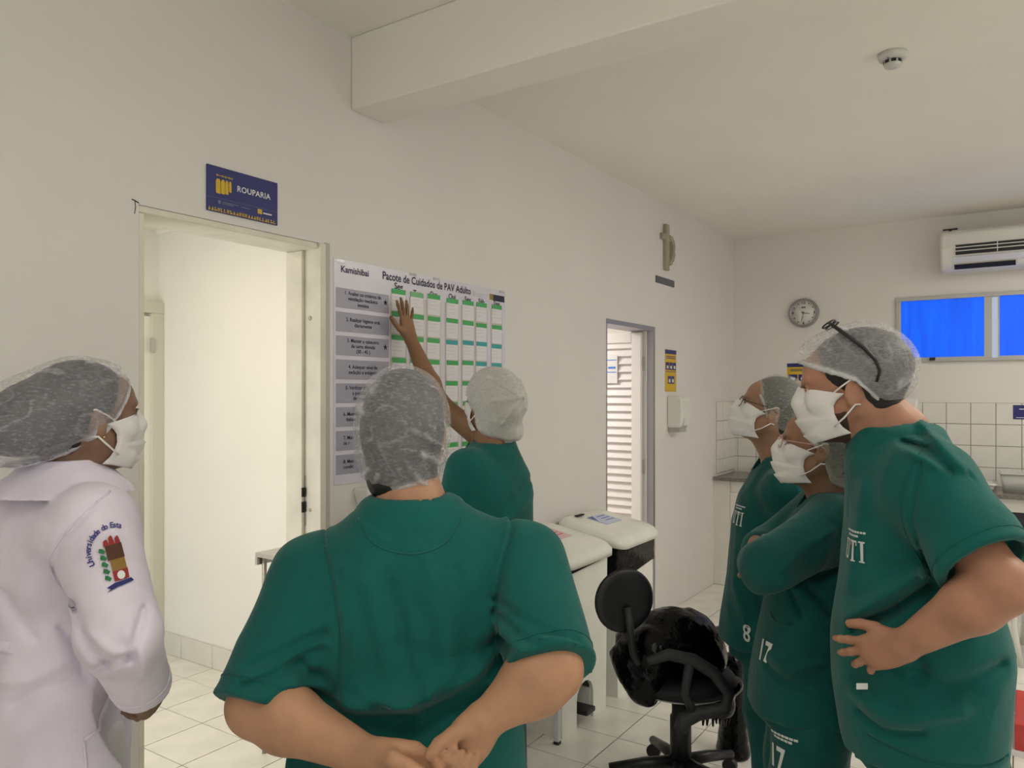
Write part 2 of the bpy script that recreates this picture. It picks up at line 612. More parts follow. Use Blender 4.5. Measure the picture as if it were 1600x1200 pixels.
# ---- wall tiles above the counter
T = 0.1655
wtm = bpy.data.meshes.new('wall_tile')
tb = MB().box(-.006, 0, -T / 2 + .002, T / 2 - .002, -T / 2 + .002, T / 2 - .002)
tb.v = [((x, y * .985, z * .985) if x < -.003 else (x, y, z)) for x, y, z in tb.v]
wtm.from_pydata(tb.v, [], tb.f)
wtm.materials.append(TILE_W)
MB().box(XB - .003, XB, -1.6, YL - .003, .90, 1.549).build('tile_bed', GROUT_W, wall_back)
ZT = 1.549
for i in range(-6, 13):
    for j in range(4):
        cy, cz = .179 + (i + .5) * T, ZT - (j + .5) * T
        y0, y1 = max(cy - T / 2, -1.6), min(cy + T / 2, YL - .004)
        if y1 - y0 < .02:
            continue
        z0 = max(cz - T / 2, .905)
        z1 = cz + T / 2
        tile_at(wtm, 'wall_tile', XB - .002, (y0 + y1) / 2, (z0 + z1) / 2, wall_back, (1, (y1 - y0) / T, (z1 - z0) / T))
MB().box(6.46, XB, YL - .003, YL, .93, 1.549).build('tile_bed', GROUT_W, wall_left)
wtl = bpy.data.meshes.new('wall_tile')
wtl.from_pydata([(y, x, z) for x, y, z in tb.v], [], [tuple(reversed(f)) for f in tb.f])
wtl.materials.append(TILE_W)
for i in range(3):
    for j in range(4):
        x1 = XB - .006 - i * T
        x0 = max(x1 - T, 6.462)
        z1 = ZT - j * T
        z0 = max(z1 - T, .935)
        tile_at(wtl, 'wall_tile', (x0 + x1) / 2, YL - .002, (z0 + z1) / 2, wall_left, ((x1 - x0) / T, 1, (z1 - z0) / T))

# ================================================================== things on the left wall
# ---- blue ROUPARIA sign above the first door
sx0, sx1, sz0, sz1 = 1.517, 1.798, 2.214, 2.363
t = thing('door_sign', (1.66, YL, 2.214), 'blue ROUPARIA sign with yellow clothes icon above the doorway', 'sign')
MB().box(sx0, sx1, YL - .006, YL - .0005, sz0, sz1).build('board', NAVY, t)
SY = YL - .006
vs, fs = fit_text('ROUPARIA', .136, offset=.016, spacing=1.06)
MB().add(on_left_wall(vs, 1.631, 2.297, SY, .0008), fs).build('lettering', PRINTW, t)
ic = MB()
ic.box(1.552, 1.612, SY - .0014, SY, 2.3335, 2.3355)
for x in (1.553, 1.574, 1.585, 1.6, 1.61):
    ic.box(x - .0022, x + .0022, SY - .0014, SY, 2.3315, 2.3375)
ic.build('icon_rail', YELLOW, t)
for k, (x, wd, h) in enumerate(((1.557, .017, .048), (1.575, .014, .047), (1.590, .012, .045), (1.603, .009, .036))):
    top = 2.323
    MB().prism([(x - wd * .25, top), (x + wd * .3, top), (x + wd * .5, top - .008), (x + wd * .5, top - h), (x - wd * .35, top - h), (x - wd * .5, top - h + .004), (x - wd * .5, top - .008)], SY - .0014, SY).build('icon_garment', YELLOW, t)
MB().box(sx0, sx1, SY - .0012, SY, 2.2595, 2.2603).build('rule', mat('dim_print', srgb(120, 125, 150), .5), t)
for x0, wd, z in ((1.575, .06, 2.249), (1.572, .045, 2.244), (1.645, .035, 2.247)):
    MB().box(x0, x0 + wd, SY - .0012, SY, z, z + .0022).build('small_print', MATS['dim_print'], t)
MB().box(1.557, 1.567, SY - .0012, SY, 2.243, 2.253).build('seal', MATS['dim_print'], t)
MB().box(1.713, 1.731, SY - .0012, SY, 2.240, 2.256).build('seal', YELLOW, t)
for k in range(7):
    MB().box(1.736 + k * .0052, 1.7402 + k * .0052, SY - .0012, SY, 2.243, 2.2475).build('small_print', PRINTW, t)
fz = MB()
x = sx0 + .003
rr = random.Random(3)
while x < sx1 - .012:
    kk = rr.randint(0, 3)
    if kk == 0:
        fz.box(x, x + .008, SY - .0012, SY, 2.2165, 2.2185)
        fz.box(x, x + .003, SY - .0012, SY, 2.2185, 2.228)
    elif kk == 1:
        fz.prism([(x, 2.2165), (x + .009, 2.2165), (x + .0045, 2.228)], SY - .0012, SY)
    elif kk == 2:
        fz.box(x, x + .009, SY - .0012, SY, 2.2165, 2.2215)
        fz.box(x, x + .004, SY - .0012, SY, 2.2235, 2.228)
    else:
        fz.box(x, x + .0025, SY - .0012, SY, 2.2165, 2.228)
        fz.box(x + .005, x + .0075, SY - .0012, SY, 2.2165, 2.228)
    x += .0118
fz.build('border_pattern', YELLOW, t)

# ---- care plan poster
LILAC = mat('poster_vinyl', (0.74, 0.71, 0.80, 1), .22, var=.04, vscale=3, bump=.25, bscale=9, bdist=.004)
GREYB = mat('poster_grey', (0.38, 0.37, 0.45, 1), .3)
GREEN = mat('card_green', srgb(70, 172, 92), .4)
TEALG = mat('card_teal', srgb(60, 165, 165), .4)
PALEG = mat('card_pale_green', srgb(122, 186, 122), .4)
CARD = mat('card_white', (0.80, 0.79, 0.81, 1), .3)
POCK = mat('clear_pocket_beige', (0.60, 0.54, 0.47, 1), .3)
FAINT = mat('faint_print', (0.55, 0.55, 0.6, 1), .5)
px0, px1, pz0, pz1 = 2.067, 3.232, 1.268, 2.14
poster = thing('wall_poster', (2.65, YL, pz0), 'large lilac care plan poster with weekday columns of cards on wall', 'poster')
MB().box(px0, px1, YL - .003, YL - .0003, pz0, pz1).build('sheet', LILAC, poster)
PY = YL - .003
MB().add(on_left_wall(*[fit_text('Pacote de Cuidados de PAV Adulto', .605, offset=.02, height=.034)[0]], 2.335, 2.091, PY, .001), fit_text('Pacote de Cuidados de PAV Adulto', .605, offset=.02)[1]).build('title', INK, poster)
vs, fs = fit_text('Kamishibai', .15, offset=.02, height=.026)
MB().add(on_left_wall(vs, 2.104, 2.090, PY, .001), fs).build('heading', INK, poster)
rows = ['1. Avaliar os critérios de\nventilação mecânica\ninvasiva', '2. Realizar higiene oral\ndiariamente', '3. Manter a cabeceira\nda cama elevada\n(30 - 45 )',
        '4. Adequar nível de\nsedação e analgesia', '5. Verificar diariamente\na possibilidade\nde extubação', '6. Monitor\n   balon', '7. Man\nde r', '8. Man\ncondic']
for k, body in enumerate(rows):
    zt = 2.029 - k * .0923
    ro = MB().box(2.077, 2.372, PY - .0012, PY, zt - .0765, zt).build('row_panel', GREYB, poster)
    vs, fs = text_mesh(body, .0205, offset=.0003, align='CENTER' if k < 5 else 'LEFT', line=1.02)
    n = body.count('\n') + 1
    MB().add(on_left_wall(vs, 2.222 if k < 5 else 2.114, zt - .0385 + (n / 2 - .78) * .021, PY, .0022), fs).build('row_text', INK, ro)
    if k in (0, 2):
        st = [((.0125 if q % 2 == 0 else .005) * math.sin(q * math.pi / 5), (.0125 if q % 2 == 0 else .005) * math.cos(q * math.pi / 5)) for q in range(10)]
        MB().prism([(2.350 + a, zt - .033 + c) for a, c in st], PY - .0024, PY - .0012).build('star', BLACKINK, ro)
days = ['Seg', 'Ter', 'Qua', 'Qui', 'Sex', 'Sáb', 'Dom']
cx0 = [2.388, 2.507, 2.619, 2.752, 2.873, 2.983, 3.113]
dz = [0, -.006, 0, 0, .004, .004, .012]
rr = random.Random(11)
for c, (nm, x0) in enumerate(zip(days, cx0)):
    vs, fs = fit_text(nm, .052 if c != 5 else .05, offset=.02)
    MB().add(on_left_wall(vs, x0 + .018, 2.050 + dz[c], PY, .001), fs).build('day_name', BLACKINK, poster)
    MB().box(x0 - .008, x0 + .093, PY - .0016, PY - .0002, 1.30, 2.035).build('pocket_strip', POCK, poster)
    for r in range(8):
        zt = 2.060 - (r * .0955 if r else 0) - (.0 if r else 0) + rr.uniform(-.003, .003)
        jx = rr.uniform(-.003, .003)
        co = MB().box(x0 + jx, x0 + jx + .085, PY - .0028, PY - .0017, zt - .092, zt - .012).build('card', CARD, poster)
        gm = PALEG if (c == 1 and r == 0) else (TEALG if (r in (2,) and c >= 3) or (r >= 3 and c >= 5) else GREEN)
        MB().box(x0 + jx, x0 + jx + .085, PY - .0036, PY - .0018, zt - .021, zt).build('card_header', gm, co)
        for q in range(3):
            MB().box(x0 + jx + .008, x0 + jx + rr.uniform(.045, .078), PY - .0032, PY - .0028, zt - .034 - q * .016, zt - .0325 - q * .016).build('faint_line', FAINT, co)
MB().box(3.095, 3.125, PY - .001, PY, 2.062 + .022, 2.062 + .052).build('seal', mat('olive_print', srgb(150, 130, 50), .5), poster)
MB().box(3.127, 3.224, PY - .001, PY, 2.082, 2.113).build('logo_band', mat('dark_band', srgb(28, 32, 62), .5), poster)
MB().box(2.957, 2.975, PY - .001, PY, 2.088, 2.112).build('seal', FAINT, poster)
for k in range(2):
    MB().box(2.985, 3.08 - k * .03, PY - .001, PY, 2.1 - k * .011, 2.105 - k * .011).build('small_print', FAINT, poster)
for x, z in ((2.075, 2.128), (2.50, 2.130), (2.66, 2.130), (3.18, 2.130)):
    MB().box(x, x + .045, PY - .0012, PY - .0002, z - .002, z + .010).build('tape', mat('clear_tape', (.8, .8, .8, 1), .08, alpha=.35), poster)

# ---- white dispenser low on the wall under the poster
t = thing('wall_dispenser', (2.25, YL, 1.12), 'small white dispenser on the wall under the lilac poster', 'dispenser')
MB().prism([(2.165, 1.25), (2.34, 1.25), (2.34, 1.12), (2.215, 1.12), (2.185, 1.18)], YL - .09, YL).build('body', WHITEPL, t, bevel=.012, seg=3)
MB().box(2.23, 2.32, YL - .094, YL - .088, 1.15, 1.2).build('window', mat('grey_window', (.3, .3, .32, 1), .2), t)

# ---- cross
WOOD = mat('pale_wood', (0.40, 0.35, 0.26, 1), .6, var=.25, vscale=14, stretch=(1, 1, .2))
t = thing('wall_cross', (5.32, YL, 2.525), 'carved wooden cross hanging on the wall above a grey strip', 'cross')
cb = MB()
cb.box(5.295, 5.355, YL - .028, YL - .001, 2.525, 2.862)
cb.box(5.235, 5.295, YL - .028, YL - .001, 2.745, 2.79)
cb.box(5.355, 5.42, YL - .028, YL - .001, 2.745, 2.79)
cb.build('cross_beams', WOOD, t, bevel=.004)
arc = [(5.35, 2.79), (5.40, 2.785), (5.44, 2.755), (5.455, 2.71), (5.445, 2.68), (5.458, 2.655), (5.44, 2.63), (5.43, 2.60), (5.405, 2.595), (5.40, 2.575), (5.37, 2.565), (5.35, 2.59), (5.385, 2.62), (5.405, 2.66), (5.41, 2.71), (5.39, 2.745), (5.35, 2.765)]
MB().prism(arc, YL - .034, YL - .006).build('carved_figure', WOOD, t, bevel=.004)
t = MB().box(5.154, 5.505, YL - .004, YL - .0003, 2.42, 2.47).build('wall_strip', mat('slate_grey_strip', (0.10, 0.10, 0.12, 1), .4), None)
tag(t, 'slate grey flat strip on the wall under the wooden cross', 'strip')

# ---- yellow hand-washing posters and soap dispenser


def wash_poster(wall, a0, a1, z0, z1, label):
    f = 1 if wall == 'left' else -1
    t = thing('notice_poster', (a0, YL, z0) if wall == 'left' else (XB, a0, z0), label, 'poster', None)

    def panel(name, u0, u1, v0, v1, m, p, parent):
        if wall == 'left':
            return MB().box(a0 + u0 * (a1 - a0), a0 + u1 * (a1 - a0), YL - p, YL - .0003, z0 + v0 * (z1 - z0), z0 + v1 * (z1 - z0)).build(name, m, parent)
        return MB().box(XB - p, XB - .0003, a0 + u0 * (a1 - a0), a0 + u1 * (a1 - a0), z0 + v0 * (z1 - z0), z0 + v1 * (z1 - z0)).build(name, m, parent)
    panel('sheet', 0, 1, 0, 1, YELLOW, .003, t)
    panel('header_band', 0, 1, .9, 1, NAVY, .0042, t)
    for u0, u1 in ((.04, .32), (.36, .64), (.68, .96)):
        q = panel('picture', u0, u1, .52, .70, NAVY, .0042, t)
        m = (u0 + u1) / 2
        panel('picture_hands', m - .07, m + .07, .55, .62, PRINTW, .0054, q)
        panel('picture_caption', u0, u1, .47, .485, NAVY, .0042, t)
    for u0, u1 in ((.22, .5), (.53, .80)):
        q = panel('picture', u0, u1, .19, .37, NAVY, .0042, t)
        m = (u0 + u1) / 2
        panel('picture_hands', m - .07, m + .07, .22, .3, PRINTW, .0054, q)
    for v in (.83, .79):
        panel('line_of_print', .1, .9, v, v + .02, NAVY, .0042, t)
    return t


wash_poster('left', 5.331, 5.543, 1.635, 1.946, 'yellow and blue notice on the wall above the white soap dispenser')
wash_poster('back', 1.46, 1.73, 1.56, 1.884, 'yellow and blue notice on tiled end wall behind the masked people')
t = thing('soap_dispenser', (5.46, YL, 1.34), 'white soap dispenser on the wall beside the louvred doorway', 'dispenser')
prof = [(YL, 1.605), (YL - .085, 1.605), (YL - .112, 1.58), (YL - .118, 1.48), (YL - .11, 1.40), (YL - .095, 1.37), (YL, 1.37)]
MB().prism(prof, 5.37, 5.545, 'YZ').build('body', WHITEPL, t, bevel=.012, seg=3)
MB().box(5.39, 5.53, YL - .09, YL, 1.335, 1.37).build('base', mat('grey_base', (.42, .42, .38, 1), .4), t, bevel=.004)
MB().box(5.545, 5.552, YL - .09, YL - .06, 1.5, 1.545).build('side_lock', ALU, t)
MB().prism([(YL - .116, 1.44), (YL - .122, 1.44), (YL - .118, 1.385), (YL - .105, 1.385)], 5.41, 5.51, 'YZ').build('push_bar', WHITEPL, t)

# ================================================================== things on the back wall
# ---- clock
cy, cz, cr = 1.587, 2.319, .124
t = thing('wall_clock', (XB, cy, cz - cr), 'round white wall clock with grey rim on the end wall', 'clock')
MB().lathe([(cr, 0), (cr, -.03), (cr - .006, -.036), (cr - .014, -.036), (cr - .018, -.024)], (XB, cy, cz), 'X', 40).build('rim', mat('clock_rim', (.30, .30, .30, 1), .35, .4), t)
face = MB().lathe([(cr - .015, -.002), (cr - .015, -.024), (.001, -.0245)], (XB, cy, cz), 'X', 40).build('dial', mat('clock_dial', (.72, .71, .66, 1), .5), t)
for h in range(12):
    a = h * math.pi / 6
    px, pz = cy - .088 * math.sin(a), cz + .088 * math.cos(a)
    if h % 3 == 0:
        vs, fs = text_mesh(['12', '3', '6', '9'][h // 3], .032, .0006, 'CENTER')
        vs = [(v[0], v[1] - .011, 0) for v in vs]
        MB().add(on_back_wall(vs, px, pz, XB - .0245, .001), fs).build('numeral', BLACKINK, face)
    else:
        MB().lathe([(.005, 0), (.005, -.001), (.002, -.0012)], (XB - .0245, px, pz), 'X', 10).build('hour_mark', BLACKINK, face)


def hand_of(name, ang, ln, wd, m=BLACKINK, x=.027, tail=.018):
    a = math.radians(ang)
    d = Vector((0, -math.sin(a), math.cos(a)))
    n = Vector((0, math.cos(a), math.sin(a)))
    c = Vector((XB - x, cy, cz))
    q = [c - d * tail + n * wd, c + d * ln + n * wd * .5, c + d * ln - n * wd * .5, c - d * tail - n * wd]
    MB().add(q + [p + Vector((.001, 0, 0)) for p in q], [(0, 1, 2, 3), (7, 6, 5, 4), (0, 4, 5, 1), (1, 5, 6, 2), (2, 6, 7, 3), (3, 7, 4, 0)]).build(name, m, t)


hand_of('hour_hand', 101, .052, .0035, x=.0262)
hand_of('minute_hand', 192, .078, .0022, x=.0276, tail=.012)
hand_of('second_hand', 320, .05, .001, x=.029)
for k in range(3):
    MB().box(XB - .0258, XB - .0245, cy + .008 - k * .012, cy + .017 - k * .012, cz + .04, cz + .052).build('maker_mark', BLACKINK, face)

# ---- split air conditioner and its hook
t = thing('air_conditioner', (6.8, -.3, 2.5), 'white air conditioner mounted under the ceiling above blue window', 'air conditioner')
prof = [(XB, 2.86), (6.74, 2.86), (6.70, 2.835), (6.69, 2.72), (6.715, 2.615), (6.77, 2.56), (XB, 2.55)]
AC = mat('ac_plastic', (.78, .77, .72, 1), .35)
MB().prism([(x, z) for x, z in prof], -1.0, .535, 'XZ').build('casing', AC, t, bevel=.02, seg=3)
MB().prism([(6.688, 2.742), (6.684, 2.742), (6.688, 2.668), (6.695, 2.668)], -.97, .43, 'XZ').build('air_slot', BLACKPL, t)
for z in (2.718, 2.692):
    MB().box(6.676, 6.69, -.97, .43, z, z + .006).build('louvre', AC, t)
MB().box(6.681, 6.69, .16, .165, 2.668, 2.742).build('louvre_rib', AC, t)
MB().prism([(6.722, 2.598), (6.718, 2.592), (6.752, 2.566), (6.757, 2.572)], .05, .44, 'XZ').build('lower_slot', BLACKPL, t)
MB().prism([(6.702, 2.655), (6.698, 2.652), (6.711, 2.61), (6.716, 2.613)], -.97, .45, 'XZ').build('flap', mat('ac_flap', (.66, .67, .78, 1), .2), t)
t = thing('wall_hook', (XB - .03, .49, 2.88), 'small dark metal hook on end wall left of air conditioner', 'hook')
MB().tube([(XB, .49, 2.9), (XB - .06, .47, 2.9)], .007, 8).build('pin', BLACKPL, t)
MB().tube([(XB - .045, .53, 2.905), (XB - .045, .43, 2.905)], .006, 8).build('crossbar', BLACKPL, t)
MB().tube([(XB - .05, .475, 2.9), (XB - .05, .47, 2.82)], .003, 6).build('wire', BLACKPL, t)

# ---- smoke detector on the ceiling
dc = (3.50, .45)
t = thing('smoke_detector', (dc[0], dc[1], H - .06), 'white round smoke detector with dark vents on the ceiling', 'smoke detector')
DET = mat('detector_white', (.62, .62, .58, 1), .4)
MB().lathe([(.056, 0), (.056, -.014), (.05, -.026), (.036, -.029)], (dc[0], dc[1], H), 'Z', 32).build('base', DET, t)
MB().lathe([(.034, -.027), (.034, -.045), (.03, -.056), (.015, -.061)], (dc[0], dc[1], H), 'Z', 28).build('chamber', DET, t)
for k in range(8):
    a = k * math.pi / 4 + .25
    v = MB()
    for s in (-.22, .22):
        pass
    r0 = .0335
    q = []
    for s in (-.27, -.09, .09, .27):
        for z in (-.031, -.044):
            q.append((dc[0] + (r0 + .0015) * math.cos(a + s), dc[1] + (r0 + .0015) * math.sin(a + s), H + z))
    v.add(q, [(0, 2, 3, 1), (2, 4, 5, 3), (4, 6, 7, 5)]).build('vent', BLACKPL, t, fixn=False)
MB().lathe([(.003, 0), (.003, -.002)], (dc[0] - .04, dc[1] + .012, H - .028), 'Z', 8).build('indicator', BLACKPL, t)

# ---- counter along the back wall
t = thing('sink_counter', (6.66, .5, 0), 'granite topped counter on white masonry along the tiled end wall', 'counter')
MB().box(6.36, XB - .008, -1.6, YL - .007, .885, .915).build('worktop', GRANITE, t, bevel=.004)
MB().box(6.41, 6.47, -1.6, 2.06, .79, .884).build('front_rail', mat('counter_white', (.76, .74, .68, 1), .45, var=.06), t, bevel=.004)
pl = MB().box(6.4, XB, 2.06, YL - .001, 0, .884).build('end_wall', MATS['counter_white'], t)
MB().box(6.392, 6.4, 2.065, 2.197, .003, .128).build('skirting_tile', TILE_W, pl)
MB().box(6.395, 6.46, 1.99, 2.058, .02, .79).build('door_frame', MATS['counter_white'], t, bevel=.004)
MB().box(6.43, 6.45, -1.6, 1.988, .42, .788).build('curtain', mat('dark_curtain', (.018, .022, .030, 1), .5, var=.6, vscale=30), t)
MB().box(6.52, XB, -1.6, 2.06, 0, .14).build('plinth', MATS['counter_white'], t)
MB().box(6.50, 6.519, -1.6, 2.06, .16, .788).build('cupboard_front', MATS['counter_white'], t)


def tub(name, x0, x1, y0, y1, z0, z1, m, label, lid=None):
    t = thing(name, ((x0 + x1) / 2, (y0 + y1) / 2, z0), label, 'tub')
    b = MB()
    vs = []
    for k, (z, ins) in enumerate(((z0, .02), (z1, 0), (z1, .006), (z0 + .004, .026))):
        vs += [(x, y, z) for x, y in rrect(x0 + ins, x1 - ins, y0 + ins, y1 - ins, .02, 3)]
    n = len(vs) // 4
    fs = [tuple(range(n - 1, -1, -1)), tuple(range(3 * n, 4 * n))]
    for r in range(3):
        for i in range(n):
            j = (i + 1) % n
            fs.append((r * n + i, r * n + j, (r + 1) * n + j, (r + 1) * n + i))
    b.add(vs, fs, True)
    b.build('tub_body', m, t)
    rim = [(x, y, z1) for x, y in rrect(x0 - .004, x1 + .004, y0 - .004, y1 + .004, .022, 3)]
    MB().tube(rim, .005, 6, True).build('rim', m, t)
    if lid:
        MB().prism(rrect(x0 - .006, x1 + .006, y0 - .006, y1 + .006, .024, 3), z1 + .003, z1 + .012, 'XY').build('lid', lid, t)
    return t


tub('plastic_tub', 6.52, 6.76, -.22, .145, .915, 1.045, mat('clear_tub', (.62, .63, .6, 1), .25, alpha=.85), 'tall clear plastic tub on the granite counter under blue sticker')
tub('plastic_tub', 6.50, 6.72, .17, .47, .915, .962, mat('white_tub', (.72, .71, .66, 1), .3), 'low white plastic tub with lid on the granite counter', lid=MATS['white_tub'])
tub('steel_basin', 6.52, 6.8, 1.5, 1.93, .915, .985, STEEL, 'shallow steel basin on the counter beside the corner')
t = thing('towel_dispenser', (XB - .07, .78, 1.4), 'white paper towel dispenser on tiles behind the person with hand on hip', 'dispenser')
MB().prism([(XB - .008, 1.6), (XB - .1, 1.59), (XB - .12, 1.56), (XB - .12, 1.32), (XB - .008, 1.3)], .7, .97, 'XZ').build('body', WHITEPL, t, bevel=.015, seg=3)
MB().box(XB - .115, XB - .03, .73, .94, 1.295, 1.318).build('outlet', ALU, t)
t = thing('tile_sticker', (XB - .01, .0, 1.426), 'dark blue sticker with white print on tiles above clear tub', 'sticker')
MB().box(XB - .0105, XB - .0085, -.16, .069, 1.426, 1.533).build('sheet', NAVY, t)
MB().box(XB - .0118, XB - .0105, -.14, .05, 1.437, 1.441).build('print', PRINTW, t)
MB().box(XB - .0118, XB - .0105, -.1, .03, 1.5, 1.506).build('print', PRINTW, t)
t = thing('tile_hook', (XB - .01, .3, 1.03), 'small clear hook stuck on the tiles above low tub', 'hook')
MB().lathe([(.012, 0), (.012, -.004), (.004, -.006)], (XB - .008, .305, 1.05), 'X', 14).build('pad', MATS['clear_tub'], t)
MB().tube([(XB - .013, .305, 1.045), (XB - .025, .305, 1.035), (XB - .024, .305, 1.05)], .0025, 6).build('prong', MATS['clear_tub'], t)

# ================================================================== things on the floor
# ---- two pedal bins


def pedal_bin(x0, x1, label, sticker, film_drop):
    yf, yb = 1.80, 2.17
    t = thing('pedal_bin', ((x0 + x1) / 2, 2.0, 0), label, 'bin', 'white pedal bins along the wall')
    xm = (x0 + x1) / 2
    # body: front wall with pedal arch, tapered sides
    zt = .80
    ins = .025
    arch = [(xm - .085, 0), (xm - .085, .13)] + [(xm + .085 * math.cos(math.pi - k * math.pi / 8), .13 + .075 * math.sin(k * math.pi / 8)) for k in range(1, 8)] + [(xm + .085, .13), (xm + .085, 0)]
    poly = [(x0 + ins, 0)] + arch + [(x1 - ins, 0), (x1 - .008, zt), (x0 + .008, zt)]
    b = MB()
    b.prism(poly, yf, yf + .02)
    b.add([(x0 + ins, yf + .02, 0), (x0 + .008, yf + .02, zt), (x0 + .008, yb, zt), (x0 + ins, yb, 0)], [(0, 1, 2, 3)])
    b.add([(x1 - ins, yf + .02, 0), (x1 - .008, yf + .02, zt), (x1 - .008, yb, zt), (x1 - ins, yb, 0)], [(3, 2, 1, 0)])
    b.add([(x0 + ins, yb, 0), (x0 + .008, yb, zt), (x1 - .008, yb, zt), (x1 - ins, yb, 0)], [(0, 1, 2, 3)])
    for xx in (xm - .085, xm + .085):
        b.box(xx - .006, xx + .006, yf + .018, yf + .16, 0, .14)
    b.box(x0 + ins, x1 - ins, yf + .16, yf + .165, 0, .25)
    b.box(x0 + ins, x1 - ins, yf + .02, yb, .21, .22)
    b.build('body', BINPL, t)
    MB().box(xm - .045, xm + .045, yf - .035, yf + .14, .05, .075).build('pedal', BLACKPL, t, bevel=.006)
    # domed lid, tilted up towards the hinge at the back
    out = rrect(x0 - .012, x1 + .012, yf - .045, yb, .07, 5)
    n = len(out)
    cx_, cy_ = xm, (yf - .03 + yb) / 2
    vs = []

    def tilt(y):
        return (y - yf) / (yb - yf) * .07
    for sc, z in ((1.0, .80), (1.0, .832), (.965, .838), (.93, .852), (.85, .862), (.4, .866)):
        vs += [(cx_ + (x - cx_) * sc, cy_ + (y - cy_) * sc, z + tilt(cy_ + (y - cy_) * sc)) for x, y in out]
    fs = [tuple(range(n))] + [tuple(range(5 * n, 6 * n))]
    for r in range(5):
        for i in range(n):
            j = (i + 1) % n
            fs.append((r * n + i, r * n + j, (r + 1) * n + j, (r + 1) * n + i))
    lid = MB().add(vs, fs, True).build('lid', BINPL, t)
    lid.data.polygons[0].use_smooth = False
    MB().box(xm - .13, xm - .05, yb - .075, yb - .055, .925, .9315).build('finger_slot', DARKHOLE, lid)

    def zl(y):
        return .8675 + tilt(y)
    col, ink = sticker
    q = [(xm - .09, 1.93), (xm + .10, 1.93), (xm + .10, 2.06), (xm - .09, 2.06)]
    s = MB().add([(x, y, zl(y)) for x, y in q] + [(x, y, zl(y) + .0012) for x, y in q], [(3, 2, 1, 0), (4, 5, 6, 7), (0, 1, 5, 4), (1, 2, 6, 5), (2, 3, 7, 6), (3, 0, 4, 7)]).build('sticker', col, lid)
    tri = [(xm - .085, 2.055), (xm - .03, 2.055), (xm - .085, 1.985)]
    MB().add([(x, y, zl(y) + .002) for x, y in tri], [(0, 1, 2)]).build('sticker_corner', ink, s)
    for k in range(3):
        q = [(xm - .02, 2.03 - k * .03), (xm + .08, 2.03 - k * .03), (xm + .08, 2.038 - k * .03), (xm - .02, 2.038 - k * .03)]
        MB().add([(x, y, zl(y) + .002) for x, y in q], [(0, 1, 2, 3)]).build('sticker_print', ink, s)
    # liner bag folded over the rim
    rim = rrect(x0 + .0, x1 - .0, yf - .008, yb, .03, 4)
    m = len(rim)
    vs, fs = [], []
    rr = random.Random(int(x0 * 100))
    for lev in range(5):
        for i, (x, y) in enumerate(rim):
            fr = film_drop(x, y)
            wv = .006 * math.sin(i * 2.1 + lev) * (lev > 0)
            dx, dy = x - xm, y - 2.0
            L = math.hypot(dx, dy)
            vs.append((x + dx / L * wv, y + dy / L * wv - .003, .815 - fr * lev / 4 + (rr.uniform(-.006, .006) if lev == 4 else 0)))
    for lev in range(4):
        for i in range(m):
            j = (i + 1) % m
            fs.append((lev * m + i, lev * m + j, (lev + 1) * m + j, (lev + 1) * m + i))
    MB().add(vs, fs, True).build('liner_bag', BAGPL, t, fixn=False)
    return t


PINKP = mat('pink_sticker', srgb(226, 190, 196), .5)
REDP = mat('red_print', srgb(190, 70, 80), .5)
BLUES = mat('blue_sticker', srgb(205, 215, 240), .5)
pedal_bin(3.10, 3.60, 'nearer white pedal bin with pink sticker on its lid', (PINKP, REDP), lambda x, y: .035 + max(0, .05 * (3.45 - x)) if y < 1.9 else .03)
pedal_bin(3.69, 4.19, 'farther white pedal bin with blue sticker and black bag hanging out', (BLUES, mat('ink_blue', srgb(80, 100, 170), .5)), lambda x, y: .16 + .04 * math.sin(x * 9) if y < 2.0 else .1)

# ---- small steel table behind the person in front
t = thing('side_table', (2.91, 1.97, 0), 'low white metal table behind the broad person in green scrubs', 'table')
MB().box(2.74, 3.085, 1.78, 2.16, .70, .72).build('table_top', STEEL, t, bevel=.003)
WM = mat('white_metal', (.66, .67, .68, 1), .35)
for x in (2.755, 3.07):
    for y in (1.795, 2.145):
        lg = MB().box(x - .011, x + .011, y - .011, y + .011, .012, .70).build('leg', WM, t)
        MB().box(x - .013, x + .013, y - .013, y + .013, 0, .014).build('foot_cap', BLACKPL, lg)

# ---- steel table in the linen room
t = thing('steel_table', (2.5, 2.7, 0), 'stainless steel table in the lit room behind the doorway', 'table')
MB().box(2.235, 2.785, 2.42, 2.88, .885, .905).build('table_top', STEEL, t, bevel=.002)
for (y0, y1) in ((2.42, 2.435), (2.865, 2.88)):
    MB().box(2.235, 2.785, y0, y1, .85, .884).build('apron', STEEL, t)
for x in (2.262, 2.76):
    for y in (2.44, 2.85):
        MB().tube([(x, y, 0), (x, y, .885)], .0105, 12).build('leg', STEEL, t)

# ---- office chair with black bin bags
FABR = mat('black_upholstery', (.008, .009, .011, 1), .75, bump=.2, bscale=400)
ch = thing('office_chair', (3.0, 1.17, 0), 'black office chair with oval backrest and crumpled black plastic cover', 'chair')
CX, CY = 3.0, 1.17
bk = Vector((2.72, 1.295, .82))
# backrest: oval pad, its plane facing along the chair
fw = Vector((.72, -.69, 0)).normalized()
fw = Vector((.60, .80, 0)).normalized()
lat = Vector((-fw.y, fw.x, 0))


